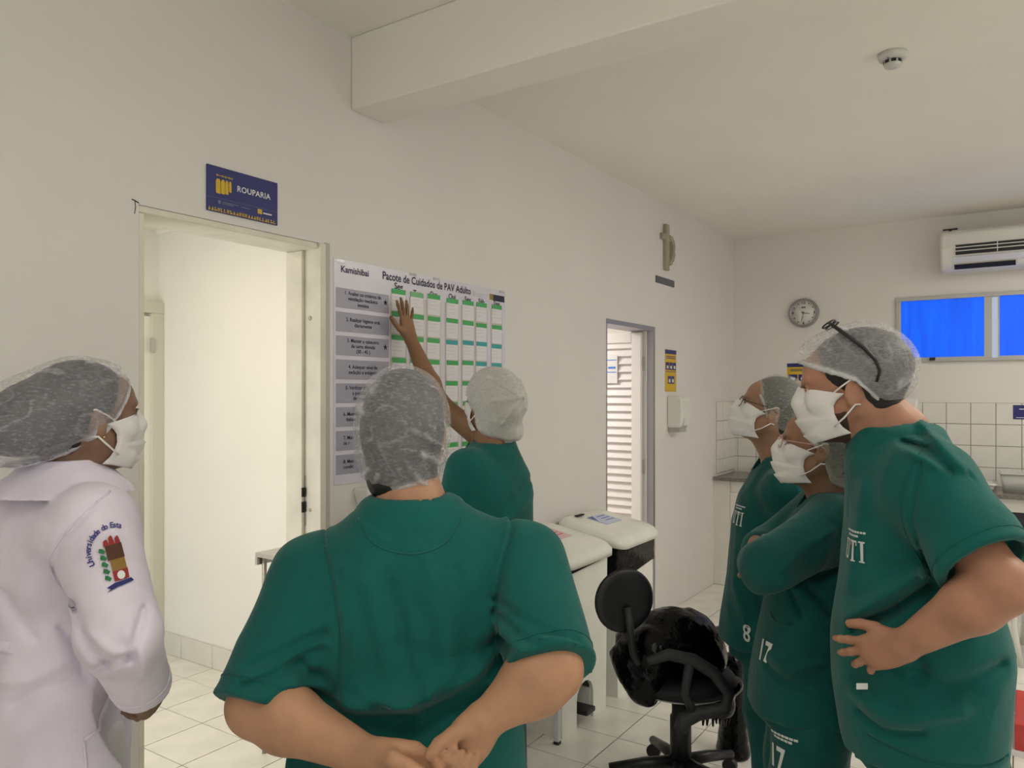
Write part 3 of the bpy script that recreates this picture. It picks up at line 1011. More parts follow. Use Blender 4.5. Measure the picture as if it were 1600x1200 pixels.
def oval(c, a, bb, th, nrm, side, name, m, parent, n=40, tilt=0.0):
    up = nrm.cross(side).normalized()
    vs, fs = [], []
    prof = [(.0, -1.0), (.75, -.95), (.93, -.6), (1.0, 0), (.93, .6), (.75, .95), (.0, 1.0)]
    for r, h in prof:
        for k in range(n):
            q = 2 * math.pi * k / n
            vs.append(c + side * (a * r * math.cos(q)) + up * (bb * r * math.sin(q)) + nrm * (th * h))
    m_ = len(prof)
    for i in range(m_ - 1):
        for k in range(n):
            k2 = (k + 1) % n
            fs.append((i * n + k, i * n + k2, (i + 1) * n + k2, (i + 1) * n + k))
    return MB().add(vs, fs, True).build(name, m, parent)


oval(bk, .122, .120, .022, fw, lat, 'backrest', FABR, ch)
oval(bk - fw * .012, .126, .124, .012, fw, lat, 'backrest_shell', BLACKPL, ch)
MB().tube([bk - fw * .03 + Vector((0, 0, -.02)), bk - fw * .05 + Vector((.02, -.01, -.2)), (CX - .12, CY + .08, .44), (CX, CY, .41)], .016, 10).build('back_bar', BLACKPL, ch)
oval(Vector((CX, CY, .46)), .23, .22, .035, Vector((0, 0, 1)), lat, 'seat', FABR, ch)
MB().lathe([(.13, .40), (.2, .425), (.2, .43)], (CX, CY, 0), 'Z', 24).build('seat_shell', mat('grey_shell', (.4, .4, .38, 1), .5), ch)
MB().lathe([(.043, .1), (.043, .30), (.036, .31), (.036, .41)], (CX, CY, 0), 'Z', 20).build('column', BLACKPL, ch)
for k in range(5):
    a = math.radians(118 + 72 * k)
    d = Vector((math.cos(a), math.sin(a), 0))
    arm = MB().tube([(CX, CY, .115), Vector((CX, CY, .1)) + d * .15, Vector((CX, CY, .075)) + d * .29], [.028, .024, .018], 10).build('base_arm', BLACKPL, ch)
    cp = Vector((CX, CY, .03)) + d * .28
    MB().lathe([(.03, -.014), (.03, .014)], tuple(cp), 'X', 16).build('castor', BLACKPL, arm)
# armrest loop on the side towards the camera
S = Vector((.5547, -.832, 0))
Fc = Vector((.832, .5547, 0))
ab = Vector((2.91, 1.16, -.005)) - Fc * .18
ap = [ab + S * u + Vector((0, 0, z)) for u, z in ((-.14, .62), (-.06, .645), (.03, .625), (.11, .575), (.165, .50), (.15, .44), (.05, .425), (.0, .40), (-.02, .36))]
MB().tube(ap, [.016, .022, .024, .024, .024, .026, .028, .03, .025], 10).build('armrest', mat('grey_black_rubber', (.022, .024, .026, 1), .6), ch)
MB().tube([ab + S * .02 + Vector((0, 0, .62)), ab + S * .0 + Vector((0, 0, .5)), ab + S * .03 + Vector((0, 0, .43))], [.02, .017, .02], 10).build('armrest_strut', MATS['grey_black_rubber'], ch)

# ---- stool behind the farthest person
st = thing('office_stool', (4.95, 1.28, 0), 'black five-star stool standing behind the bespectacled person', 'stool')
SX, SY_ = 4.95, 1.30
for k in range(5):
    a = math.radians(123.7 + 72 * k)
    d = Vector((math.cos(a), math.sin(a), 0))
    arm = MB().tube([(SX, SY_, .17), Vector((SX, SY_, .165)) + d * .2, Vector((SX, SY_, .13)) + d * .42], [.03, .022, .016], 10).build('base_arm', BLACKPL, st)
    MB().lathe([(.03, -.014), (.03, .014)], tuple(Vector((SX, SY_, .03)) + d * .40), 'X', 14).build('castor', BLACKPL, arm)
    MB().tube([Vector((SX, SY_, .05)) + d * .40, Vector((SX, SY_, .135)) + d * .40], .008, 6).build('castor_stem', BLACKPL, arm)
MB().lathe([(.03, .1), (.03, .45)], (SX, SY_, 0), 'Z', 14).build('column', BLACKPL, st)
MB().lathe([(.16, .45), (.19, .47), (.19, .51), (.16, .53)], (SX, SY_, 0), 'Z', 28).build('seat', FABR, st)

# ---- things cut by the right edge of the picture
t = thing('red_box', (4.30, -.2, 0), 'red box with white print on the floor at right edge', 'box')
REDB = mat('red_card', srgb(190, 60, 52), .5, var=.1, vscale=6)
MB().box(4.10, 4.62, -.42, .062, 0, .02).build('base', PRINTW, t)
MB().box(4.12, 4.60, -.40, .035, .02, .14).build('carton', REDB, t, bevel=.005)
for k, (x, z) in enumerate(((4.2, .09), (4.3, .05), (4.26, .12), (4.42, .08))):
    MB().prism([(x, z), (x + .03, z), (x + .036, z + .012), (x + .004, z + .012)], .035, .0362).build('print', PRINTW, t)
t = thing('plastic_chair', (5.6, -.05, 0), 'white plastic chair loop at right edge beside person with hand on hip', 'chair')
WP = MATS['white_plastic']
MB().tube([(5.45, .01, .0), (5.45, .045, .20), (5.45, .055, .42), (5.45, .035, .50), (5.45, -.02, .545), (5.45, -.12, .56), (5.45, -.42, .56), (5.45, -.5, .5), (5.45, -.5, 0)], .015, 10).build('side_frame', WP, t)
MB().tube([(5.95, .01, .0), (5.95, -.01, .40), (5.95, -.1, .56), (5.95, -.42, .56), (5.95, -.5, .5), (5.95, -.5, 0)], .015, 10).build('side_frame', WP, t)
MB().box(5.45, 5.95, -.48, -.06, .40, .42).build('seat', WP, t, bevel=.008)
MB().box(5.45, 5.95, -.52, -.49, .42, .8).build('backrest', WP, t, bevel=.008)
MB().tube([(5.44, .07, .36), (5.46, .0, .365)], .009, 8).build('frame_cap', BLACKPL, t)

# ---- added, unseen tube lamps under the ceiling (their fill light is set at the top)
for lx, ly, lw in FILL_LAMPS:
    t = thing('added_ceiling_lamp', (lx, ly, 2.89), {.45: 'added tube lamp on the ceiling above the photographer', 3.0: 'added tube lamp on the ceiling beyond the person with hand on hip', 5.4: 'added tube lamp on the ceiling near the air conditioner', -1.6: 'added tube lamp on the ceiling by the rear window'}[lx], 'lamp', 'added tube lamps under the ceiling')
    MB().box(lx - .64, lx + .64, ly - .05, ly + .05, 2.955, H - .001).build('housing', WHITEPL, t)
    MB().tube([(lx - .62, ly, 2.918), (lx + .62, ly, 2.918)], .013, 12).build('tube', mat('fill_tube', (.9, .9, .85, 1), .3, emit=(1, .95, .86, 1), estr=3.0), t)
    for e in (-.62, .62):
        MB().box(lx + e - .012, lx + e + .012, ly - .02, ly + .02, 2.9, 2.956).build('tube_holder', WHITEPL, t)

# ================================================================== implicit modelling kit for people and soft things
def V3(*a):
    return np.array(a, dtype=np.float32)


def nrm(v):
    v = np.asarray(v, dtype=np.float32)
    return v / np.linalg.norm(v)


def smin(a, b, k):
    h = np.clip(0.5 + 0.5 * (b - a) / k, 0, 1)
    return b * (1 - h) + a * h - k * h * (1 - h)


def smax(a, b, k):
    return -smin(-a, -b, k)


def rot(yaw=0, pitch=0, roll=0):
    """columns: forward, left, up of a frame turned by yaw, nose up by pitch, tilted by roll (degrees)"""
    y, p, r = (math.radians(q) for q in (yaw, pitch, roll))
    Rz = np.array([[math.cos(y), -math.sin(y), 0], [math.sin(y), math.cos(y), 0], [0, 0, 1]])
    Ry = np.array([[math.cos(p), 0, -math.sin(p)], [0, 1, 0], [math.sin(p), 0, math.cos(p)]])
    Rx = np.array([[1, 0, 0], [0, math.cos(r), -math.sin(r)], [0, math.sin(r), math.cos(r)]])
    return (Rz @ Ry @ Rx).astype(np.float32)


def wnoise(p, seed, f, n=5):
    """smooth pseudo-random field, f = spatial frequency per axis"""
    rg = np.random.RandomState(seed)
    f = np.asarray(f, dtype=np.float32) * np.ones(3, np.float32)
    t = 0
    for i in range(n):
        k1 = (rg.normal(size=3) * f).astype(np.float32)
        k2 = (rg.normal(size=3) * f * 0.7).astype(np.float32)
        t = t + np.sin(p @ k1 + rg.uniform(0, 6.28) + 1.3 * np.sin(p @ k2 + rg.uniform(0, 6.28)))
    return t / n


CAMF = (.832, .5547, 0)


class SDF:
    def __init__(self):
        self.pr = []
        self.box = []
        self.post = []
        self.look = V3(*CAMF)
        self.gain = 1.0

    def _add(self, f, c, R, k, op, box=None):
        c = np.asarray(c, np.float32)
        self.pr.append((f, c, float(R), k, op))
        if op == 'u':
            self.box.append(box or (c - R, c + R))
        return self

    def cone(self, a, b, r1, r2, k=.02, op='u', flat=None):
        """tapering limb; flat=(axis, factor) squeezes the section along an axis"""
        a, b = np.asarray(a, np.float32), np.asarray(b, np.float32)
        ab = b - a
        L2 = float(ab @ ab) + 1e-9
        if flat is not None:
            ax = nrm(flat[0])
            sc = flat[1]

        def f(p):
            q = p - a
            h = np.clip((q @ ab) / L2, 0, 1)
            q = q - h[:, None] * ab
            if flat is not None:
                t = q @ ax
                q = q + (t * (1 / sc - 1))[:, None] * ax
            return np.sqrt((q * q).sum(1)) - (r1 + (r2 - r1) * h)
        rm = max(r1, r2) * 1.1
        return self._add(f, (a + b) / 2, math.sqrt(L2) / 2 + rm, k, op, (np.minimum(a, b) - rm, np.maximum(a, b) + rm))

    def path(self, pts, rs, k=.012, op='u', flat=None):
        for i in range(len(pts) - 1):
            self.cone(pts[i], pts[i + 1], rs[i], rs[i + 1], k, op, flat)
        return self

    def ell(self, c, r, R=None, k=.02, op='u'):
        c = np.asarray(c, np.float32)
        r = np.asarray(r, np.float32) * np.ones(3, np.float32)
        R = np.eye(3, dtype=np.float32) if R is None else R

        def f(p):
            q = (p - c) @ R
            k0 = np.sqrt(((q / r) ** 2).sum(1))
            k1 = np.sqrt(((q / (r * r)) ** 2).sum(1)) + 1e-6
            return k0 * (k0 - 1) / k1
        return self._add(f, c, float(r.max()), k, op)

    def loft(self, secs, yaw, k=.03, op='u', n=2.3, rnd=.02):
        """stack of elliptical sections (x, y, z, half width, half depth) around an upright spine"""
        s = np.array(sorted(secs, key=lambda q: q[2]), np.float32)
        zz = np.linspace(s[0, 2], s[-1, 2], 60).astype(np.float32)
        tab = np.stack([np.interp(zz, s[:, 2], s[:, i]) for i in (0, 1, 3, 4)], 1)
        ker = np.array([1, 2, 3, 4, 3, 2, 1], np.float32)
        ker /= ker.sum()
        pad = np.pad(tab, ((3, 3), (0, 0)), 'edge')
        tab = np.stack([np.convolve(pad[:, i], ker, 'valid') for i in range(4)], 1).astype(np.float32)
        F = V3(math.cos(math.radians(yaw)), math.sin(math.radians(yaw)))
        z0, z1 = float(zz[0]), float(zz[-1])
        cm = s[:, :3].mean(0)
        Rb = max(float(s[:, 3].max()), float(s[:, 4].max())) + (z1 - z0) / 2 + .1

        def f(p):
            z = p[:, 2]
            t = np.clip((z - z0) / (z1 - z0) * 59, 0, 58.999)
            i = t.astype(np.int32)
            w_ = (t - i)[:, None]
            c = tab[i] * (1 - w_) + tab[i + 1] * w_
            dx, dy = p[:, 0] - c[:, 0], p[:, 1] - c[:, 1]
            u = (dx * F[0] + dy * F[1]) / c[:, 3]
            v = (-dx * F[1] + dy * F[0]) / c[:, 2]
            k0 = (np.abs(u) ** n + np.abs(v) ** n) ** (1 / n) + 1e-6
            g = np.sqrt((u / c[:, 3]) ** 2 + (v / c[:, 2]) ** 2) / np.sqrt(u * u + v * v + 1e-9)
            d = (k0 - 1) / (g + 1e-6)
            return smax(d, np.maximum(z - z1, z0 - z), rnd)
        wm = np.maximum(s[:, 3], s[:, 4])[:, None] * 1.02
        bx = ((s[:, :3] - wm).min(0), (s[:, :3] + wm).max(0))
        bx[0][2], bx[1][2] = z0 - .01, z1 + .01
        return self._add(f, cm, Rb, k, op, bx)

    def fn(self, f, c, R, k=.01, op='u'):
        return self._add(f, c, R, k, op)

    def fold(self, pts, w_, amp, reach=.13):
        """ridge (amp > 0) or crease (amp < 0) along a polyline lying on the surface that faces self.look"""
        pts = [np.asarray(q, np.float32) for q in pts]
        look = self.look
        amp = amp * self.gain

        def f(p, d):
            c = sum(pts) / len(pts)
            R = max(np.linalg.norm(q - c) for q in pts) + 3 * w_ + reach
            m = ((p - c) ** 2).sum(1) < R * R
            if not m.any():
                return d
            q = p[m]
            best = np.full(len(q), 9, np.float32)
            n = len(pts) - 1
            for i in range(n):
                ab = pts[i + 1] - pts[i]
                ab2 = ab - look * float(ab @ look)
                e = q - pts[i]
                al = e @ look
                e = e - al[:, None] * look
                h = np.clip((e @ ab2) / float(ab2 @ ab2), 0, 1)
                e = e - h[:, None] * ab2
                fade = 1 + 1.3 * np.abs((i + h) / n - .5) ** 2
                best = np.minimum(best, np.where(np.abs(al) < reach, (e * e).sum(1) * fade * fade, 9))
            d = d.copy()
            d[m] -= amp * np.exp(-best / (w_ * w_))
            return d
        self.post.append(f)
        return self

    def noise(self, seed, f, amp, ridged=False, n=5):
        def g(p, d):
            t = wnoise(p, seed, f, n)
            if ridged:
                t = 1 - 2.2 * np.abs(t)
            return d - amp * t
        self.post.append(g)
        return self

    def ev(self, p, margin):
        d = np.full(len(p), margin, np.float32)
        lo, hi = p.min(0), p.max(0)
        for f, c, R, k, op in self.pr:
            if (np.maximum(np.maximum(lo - c, c - hi), 0) ** 2).sum() > (R + margin) ** 2:
                continue
            m = ((p - c) ** 2).sum(1) < (R + margin) ** 2
            if not m.any():
                continue
            q = p[m]
            if op == 'u':
                d[m] = smin(d[m], f(q), k)
            elif op == 's':
                d[m] = smax(d[m], -f(q), k)
        for f in self.post:
            d = f(p, d)
        return d

    def bounds(self):
        lo = np.min([q[0] for q in self.box], 0) - .012
        hi = np.max([q[1] for q in self.box], 0) + .012
        return lo, hi

    def mesh(self, h, lo=None, hi=None, relax=1):
        """surface nets on a two level grid"""
        l2, h2 = self.bounds()
        lo = np.asarray(l2 if lo is None else lo, np.float32) - 2 * h
        hi = np.asarray(h2 if hi is None else hi, np.float32) + 2 * h
        m = 4
        H4 = h * m
        nc = np.ceil((hi - lo) / H4).astype(int) + 1          # coarse nodes
        gx = [lo[i] + H4 * np.arange(nc[i], dtype=np.float32) for i in range(3)]
        P_ = np.stack(np.meshgrid(*gx, indexing='ij'), -1).reshape(-1, 3)
        P_ = P_.reshape(*nc, 3).transpose(2, 0, 1, 3).reshape(-1, 3)
        C = np.concatenate([self.ev(P_[s:s + 24000], 3.0 * H4) for s in range(0, len(P_), 24000)])
        C = C.reshape(nc[2], nc[0], nc[1]).transpose(1, 2, 0)
        # cells close to the surface
        cells = np.zeros(nc - 1, bool)
        near = np.abs(C) < 1.35 * H4
        pos = C < 0
        a = np.zeros(nc - 1, bool)
        s0 = pos[:-1, :-1, :-1]
        for i in (0, 1):
            for j in (0, 1):
                for k in (0, 1):
                    sl = (slice(i, nc[0] - 1 + i), slice(j, nc[1] - 1 + j), slice(k, nc[2] - 1 + k))
                    cells |= near[sl]
                    a |= pos[sl] != s0
        cells |= a
        nf = (nc - 1) * m + 1
        G = np.repeat(np.repeat(np.repeat(C[:-1, :-1, :-1], m, 0), m, 1), m, 2)
        G = np.pad(G, ((0, 1),) * 3, 'edge').astype(np.float32)
        need = np.zeros(nf, bool)
        big = np.repeat(np.repeat(np.repeat(cells, m, 0), m, 1), m, 2)
        need[:-1, :-1, :-1] |= big
        need[1:, :-1, :-1] |= big
        need[:-1, 1:, :-1] |= big
        need[:-1, :-1, 1:] |= big
        need[1:, 1:, :-1] |= big
        need[1:, :-1, 1:] |= big
        need[:-1, 1:, 1:] |= big
        need[1:, 1:, 1:] |= big
        ii = np.argwhere(need.transpose(2, 0, 1))[:, [1, 2, 0]]
        vals = np.empty(len(ii), np.float32)
        ck = 24000
        for s in range(0, len(ii), ck):
            vals[s:s + ck] = self.ev(lo + ii[s:s + ck].astype(np.float32) * h, 5 * h + .022)
        G[tuple(ii.T)] = vals
        # surface nets
        S = G < 0
        n0, n1, n2 = nf - 1
        cnt = np.zeros((n0, n1, n2), np.uint8)
        for i in (0, 1):
            for j in (0, 1):
                for k in (0, 1):
                    cnt += S[i:n0 + i, j:n1 + j, k:n2 + k]
        act = (cnt > 0) & (cnt < 8)
        ci = np.argwhere(act)
        idx = np.full((n0, n1, n2), -1, np.int32)
        idx[act] = np.arange(len(ci))
        corners = [(i, j, k) for i in (0, 1) for j in (0, 1) for k in (0, 1)]
        cv = {c: G[ci[:, 0] + c[0], ci[:, 1] + c[1], ci[:, 2] + c[2]] for c in corners}
        acc = np.zeros((len(ci), 3), np.float32)
        num = np.zeros(len(ci), np.float32)
        for c in corners:
            for ax in range(3):
                if c[ax]:
                    continue
                e = list(c)
                e[ax] = 1
                e = tuple(e)
                va, vb = cv[c], cv[e]
                cr = (va < 0) != (vb < 0)
                t = np.where(cr, va / np.where(cr, va - vb, 1), 0)
                q = np.tile(np.array(c, np.float32), (len(ci), 1))
                q[:, ax] = t
                acc[cr] += q[cr]
                num[cr] += 1
        vert = lo + (ci + acc / num[:, None]) * h
        quads = []
        for ax in range(3):
            b, c = (ax + 1) % 3, (ax + 2) % 3
            sl0 = [slice(None)] * 3
            sl1 = [slice(None)] * 3
            sl0[ax] = slice(0, nf[ax] - 1)
            sl1[ax] = slice(1, nf[ax])
            A, B = S[tuple(sl0)], S[tuple(sl1)]
            ed = np.argwhere(A != B)
            ok = (ed[:, b] > 0) & (ed[:, c] > 0) & (ed[:, b] < nf[b] - 1) & (ed[:, c] < nf[c] - 1)
            ed = ed[ok]
            ins = A[tuple(ed.T)]
            o = []
            for db, dc in ((-1, -1), (0, -1), (0, 0), (-1, 0)):
                q = ed.copy()
                q[:, b] += db
                q[:, c] += dc
                o.append(idx[tuple(q.T)])
            o = np.stack(o, 1)
            o[~ins] = o[~ins][:, ::-1]
            quads.append(o)
        quads = np.concatenate(quads)
        for _ in range(relax):
            sm = np.zeros_like(vert)
            ct = np.zeros(len(vert), np.float32)
            for a_, b_ in ((0, 1), (1, 2), (2, 3), (3, 0)):
                for k in range(3):
                    sm[:, k] += np.bincount(quads[:, a_], vert[quads[:, b_], k], len(vert))
                    sm[:, k] += np.bincount(quads[:, b_], vert[quads[:, a_], k], len(vert))
                ct += np.bincount(quads[:, a_], minlength=len(vert)) + np.bincount(quads[:, b_], minlength=len(vert))
            vert = vert * .5 + .5 * sm / np.maximum(ct, 1)[:, None]
        return vert, quads

    def build(self, name, material, parent, h, relax=1, **kw):
        v, q = self.mesh(h, relax=relax, **kw)
        return raw_object(name, v, q, material, parent)


def raw_object(name, v, q, material, parent, smooth=True):
    me = bpy.data.meshes.new(name)
    nq = len(q)
    k = q.shape[1]
    me.vertices.add(len(v))
    me.vertices.foreach_set('co', np.ascontiguousarray(v, np.float32).ravel())
    me.loops.add(nq * k)
    me.loops.foreach_set('vertex_index', np.ascontiguousarray(q, np.int32).ravel())
    me.polygons.add(nq)
    me.polygons.foreach_set('loop_start', np.arange(0, nq * k, k, dtype=np.int32))
    me.polygons.foreach_set('loop_total', np.full(nq, k, np.int32))
    me.polygons.foreach_set('use_smooth', np.full(nq, smooth))
    me.update()
    me.validate()
    me.materials.append(material)
    o = bpy.data.objects.new(name, me)
    COL.objects.link(o)
    if parent is not None:
        attach(o, parent)
    return o


def bvh_of(*objs):
    vs, fs = [], []
    for o in objs:
        n = len(vs)
        vs += [v.co.copy() for v in o.data.vertices]
        fs += [[i + n for i in p.vertices] for p in o.data.polygons]
    return BVHTree.FromPolygons(vs, fs)


def seam(tree, pts, look, name, material, parent, r=.0017, n=28, lift=.0006):
    """stitched seam: a fine welt laid on the cloth along a smooth path, dropped onto it along the direction look"""
    P_ = np.array(pts, np.float32)
    out = []
    m = len(P_) - 1
    for i in range(n + 1):
        t = i / n * m
        k = min(int(t), m - 1)
        f = t - k
        p0, p1, p2, p3 = P_[max(k - 1, 0)], P_[k], P_[k + 1], P_[min(k + 2, m)]
        q = .5 * ((2 * p1) + (-p0 + p2) * f + (2 * p0 - 5 * p1 + 4 * p2 - p3) * f * f + (-p0 + 3 * p1 - 3 * p2 + p3) * f ** 3)
        q = Vector(map(float, q))
        hit = (None,) * 4
        if look is not None:
            lk = Vector(map(float, look)).normalized()
            hit = tree.ray_cast(q - lk * .25, lk)
        if hit[0] is None:
            hit = tree.find_nearest(q)
        nn = hit[1]
        if nn.length == 0:
            continue
        out.append(tuple(hit[0] + nn * lift))
    return MB().tube(out, r, 5).build(name, material, parent)


def ring_seam(tree, c, axis, rad, name, material, parent, r=.0015):
    axis = nrm(axis)
    u = nrm(np.cross(axis, V3(.3, .2, .93)))
    w_ = np.cross(axis, u)
    pts = []
    for k in range(36):
        a = 2 * math.pi * k / 36
        q = np.asarray(c) + (u * math.cos(a) + w_ * math.sin(a)) * rad * 1.3
        dr = nrm(np.asarray(c) - q)
        hit = tree.ray_cast(Vector(map(float, q)), Vector(map(float, dr)), rad * 1.2)
        if hit[0] is None:
            continue
        pts.append(tuple(hit[0] + hit[1] * .0005))
    if len(pts) > 8:
        MB().tube(pts, r, 5, True).build(name, material, parent)


def print_on(tree, vs, fs, origin, ux, uy, name, material, parent, lift=.0036):
    """lay flat lettering (x right, y up) onto a curved surface along its own normal direction"""
    ux, uy = Vector(ux).normalized(), Vector(uy).normalized()
    w_ = ux.cross(uy)
    out = []
    for v in vs:
        p = Vector(origin) + ux * v[0] + uy * v[1]
        hit = tree.ray_cast(p + w_ * .12, -w_)
        if hit[0] is None:
            hit = tree.find_nearest(p)
        n = hit[1]
        if n.dot(w_) < 0:
            n = -n
        out.append(hit[0] + w_ * lift)
    return MB().add(out, fs).build(name, material, parent, fixn=False)


# ------------------------------------------------------------------ materials for people
def skin(name, c):
    return mat(name, c, .5, var=.18, vscale=14, bump=.25, bscale=260, spec=.35, bdist=.0012)


def cloth(name, c, rough=.85, wr=.6, wscale=20):
    """woven cotton: fine weave, wash-worn tone and small creases"""
    if name in MATS:
        return MATS[name]
    m = mat(name, c, rough, var=.16, vscale=7, spec=.2, sheen=.12)
    nt = m.node_tree
    N, L = nt.nodes, nt.links
    b = N['Principled BSDF']
    tc = N.new('ShaderNodeTexCoord')
    n1 = N.new('ShaderNodeTexNoise')
    n1.inputs['Scale'].default_value = wscale
    n1.inputs['Detail'].default_value = 5
    n1.inputs['Distortion'].default_value = .6
    n2 = N.new('ShaderNodeTexNoise')
    n2.inputs['Scale'].default_value = 700
    L.new(tc.outputs['Object'], n1.inputs['Vector'])
    L.new(tc.outputs['Object'], n2.inputs['Vector'])
    b1 = N.new('ShaderNodeBump')
    b1.inputs['Strength'].default_value = wr
    b1.inputs['Distance'].default_value = .006
    b2 = N.new('ShaderNodeBump')
    b2.inputs['Strength'].default_value = .12
    b2.inputs['Distance'].default_value = .001
    L.new(n1.outputs['Fac'], b1.inputs['Height'])
    L.new(n2.outputs['Fac'], b2.inputs['Height'])
    L.new(b1.outputs[0], b2.inputs['Normal'])
    L.new(b2.outputs[0], b.inputs['Normal'])
    return m


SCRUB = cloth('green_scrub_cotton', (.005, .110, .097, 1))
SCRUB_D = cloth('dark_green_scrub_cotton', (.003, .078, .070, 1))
COAT = cloth('white_coat_drill', (.80, .745, .86, 1), .7, .2, 16)
HAIR = mat('dark_hair', (.012, .010, .009, 1), .45, var=.4, vscale=60, bump=.6, bscale=300, stretch=(1, 1, .15))
HAIR_G = mat('grey_brown_hair', (.035, .030, .026, 1), .5, var=.4, vscale=60, bump=.6, bscale=300)
MASKM = mat('mask_fleece', (.80, .78, .76, 1), .8, bump=.15, bscale=500)
STRAP = mat('ear_loop', (.82, .8, .78, 1), .7)
SHOE = mat('white_clog', (.6, .6, .58, 1), .5)
EYEW = mat('eye_white', (.7, .68, .65, 1), .2)
EYED = mat('eye_dark', (.02, .012, .008, 1), .15)
LETTER = mat('white_transfer', (.62, .66, .64, 1), .6)


def cap_material(name, dens, tone=(.80, .80, .82), seed=0.0):
    """thin non-woven: open web of white fibres over whatever is inside"""
    m = bpy.data.materials.new(name)
    m.use_nodes = True
    nt = m.node_tree
    N, L = nt.nodes, nt.links
    N.remove(N['Principled BSDF'])
    out = N['Material Output']
    tr = N.new('ShaderNodeBsdfTransparent')
    df = N.new('ShaderNodeBsdfDiffuse')
    df.inputs[0].default_value = (*tone, 1)
    tl = N.new('ShaderNodeBsdfTranslucent')
    tl.inputs[0].default_value = (*tone, 1)
    ad = N.new('ShaderNodeMixShader')
    ad.inputs[0].default_value = .25
    mx = N.new('ShaderNodeMixShader')
    tc = N.new('ShaderNodeTexCoord')
    mp = N.new('ShaderNodeMapping')
    mp.inputs['Location'].default_value = (seed, seed * 2, 0)
    mp.inputs['Scale'].default_value = (1, 1, 2.6)
    n1 = N.new('ShaderNodeTexNoise')
    n1.inputs['Scale'].default_value = 95
    n1.inputs['Detail'].default_value = 4
    n2 = N.new('ShaderNodeTexNoise')
    n2.inputs['Scale'].default_value = 14
    n2.inputs['Detail'].default_value = 5
    n2.inputs['Distortion'].default_value = 1.5
    L.new(tc.outputs['Object'], mp.inputs[0])
    L.new(mp.outputs[0], n1.inputs['Vector'])
    L.new(mp.outputs[0], n2.inputs['Vector'])
    cr = N.new('ShaderNodeAttribute')
    cr.attribute_name = 'web'
    fr = N.new('ShaderNodeMapRange')
    fr.inputs[1].default_value, fr.inputs[2].default_value = .3, .7
    fr.inputs[3].default_value, fr.inputs[4].default_value = dens - .10, dens + .10
    L.new(n1.outputs['Fac'], fr.inputs[0])
    sm = N.new('ShaderNodeMath')
    sm.operation = 'ADD'
    sm.use_clamp = True
    L.new(fr.outputs[0], sm.inputs[0])
    L.new(cr.outputs['Fac'], sm.inputs[1])
    bp = N.new('ShaderNodeBump')
    bp.inputs['Strength'].default_value = .5
    bp.inputs['Distance'].default_value = .004
    L.new(n2.outputs['Fac'], bp.inputs['Height'])
    L.new(bp.outputs[0], df.inputs['Normal'])
    L.new(df.outputs[0], ad.inputs[1])
    L.new(tl.outputs[0], ad.inputs[2])
    L.new(sm.outputs[0], mx.inputs[0])
    L.new(tr.outputs[0], mx.inputs[1])
    L.new(ad.outputs[0], mx.inputs[2])
    L.new(mx.outputs[0], out.inputs[0])
    return m


# ------------------------------------------------------------------ anatomy
def add_head(S, C, R, s, neck, nr=.055, jaw=1.0):
    """head in its own frame: x to the face, y to its left ear, z up; about 0.23 m tall at s=1"""
    def T(x, y, z):
        return C + R @ (V3(x, y, z) * s)
    S.ell(T(-.012, 0, .043), V3(.097, .076, .083) * s, R, .03)
    S.ell(T(.030, 0, -.020), V3(.064, .062 * jaw, .085) * s, R, .035)
    S.ell(T(.055, 0, .045), V3(.045, .058, .045) * s, R, .03)
    S.ell(T(.068, 0, -.088), V3(.024, .026 * jaw, .022) * s, R, .03)
    for y in (-1, 1):
        S.cone(T(-.004, .052 * y * jaw, -.045), T(.060, .022 * y, -.092), .020 * s, .017 * s, .025)
        S.ell(T(.066, .040 * y, -.022), V3(.022, .022, .022) * s, R, .02)
        S.cone(T(.086, .044 * y, .030), T(.094, .012 * y, .026), .009 * s, .009 * s, .012)
        S.ell(T(.098, .031 * y, .008), V3(.016, .016, .012) * s, R, .010, 's')
    S.cone(T(.096, 0, .020), T(.116, 0, -.024), .009 * s, .0125 * s, .012)
    for y in (-1, 1):
        S.ell(T(.105, .013 * y, -.027), V3(.010, .008, .008) * s, R, .008)
        S.ell(T(.084, .031 * y, .008), V3(.0135, .0135, .0125) * s, R, .003)
    S.ell(T(.100, 0, -.054), V3(.010, .022, .007) * s, R, .008)
    S.ell(T(.098, 0, -.066), V3(.010, .019, .007) * s, R, .008)
    for y in (-1, 1):
        Re = R @ rot(25 * y, 0, 0) @ rot(0, 12, 0)
        S.ell(T(-.012, .078 * y, -.004), V3(.019, .008, .033) * s, Re, .008)
        S.ell(T(-.010, .087 * y, .002), V3(.011, .006, .019) * s, Re, .004, 's')
        S.ell(T(-.006, .078 * y, -.030), V3(.009, .007, .011) * s, R, .006)
    S.cone(T(-.028, 0, -.030), neck, nr * s, (nr + .004) * s, .03)
    S.cone(T(.015, 0, -.075), (np.asarray(neck) + R @ V3(.02, 0, 0)), .040 * s, nr * s, .03)


FING = ((.027, .083, (.042, .026, .021), .0092), (.0085, .087, (.046, .030, .022), .0094), (-.0095, .084, (.043, .027, .021), .009), (-.026, .076, (.034, .021, .019), .0078))


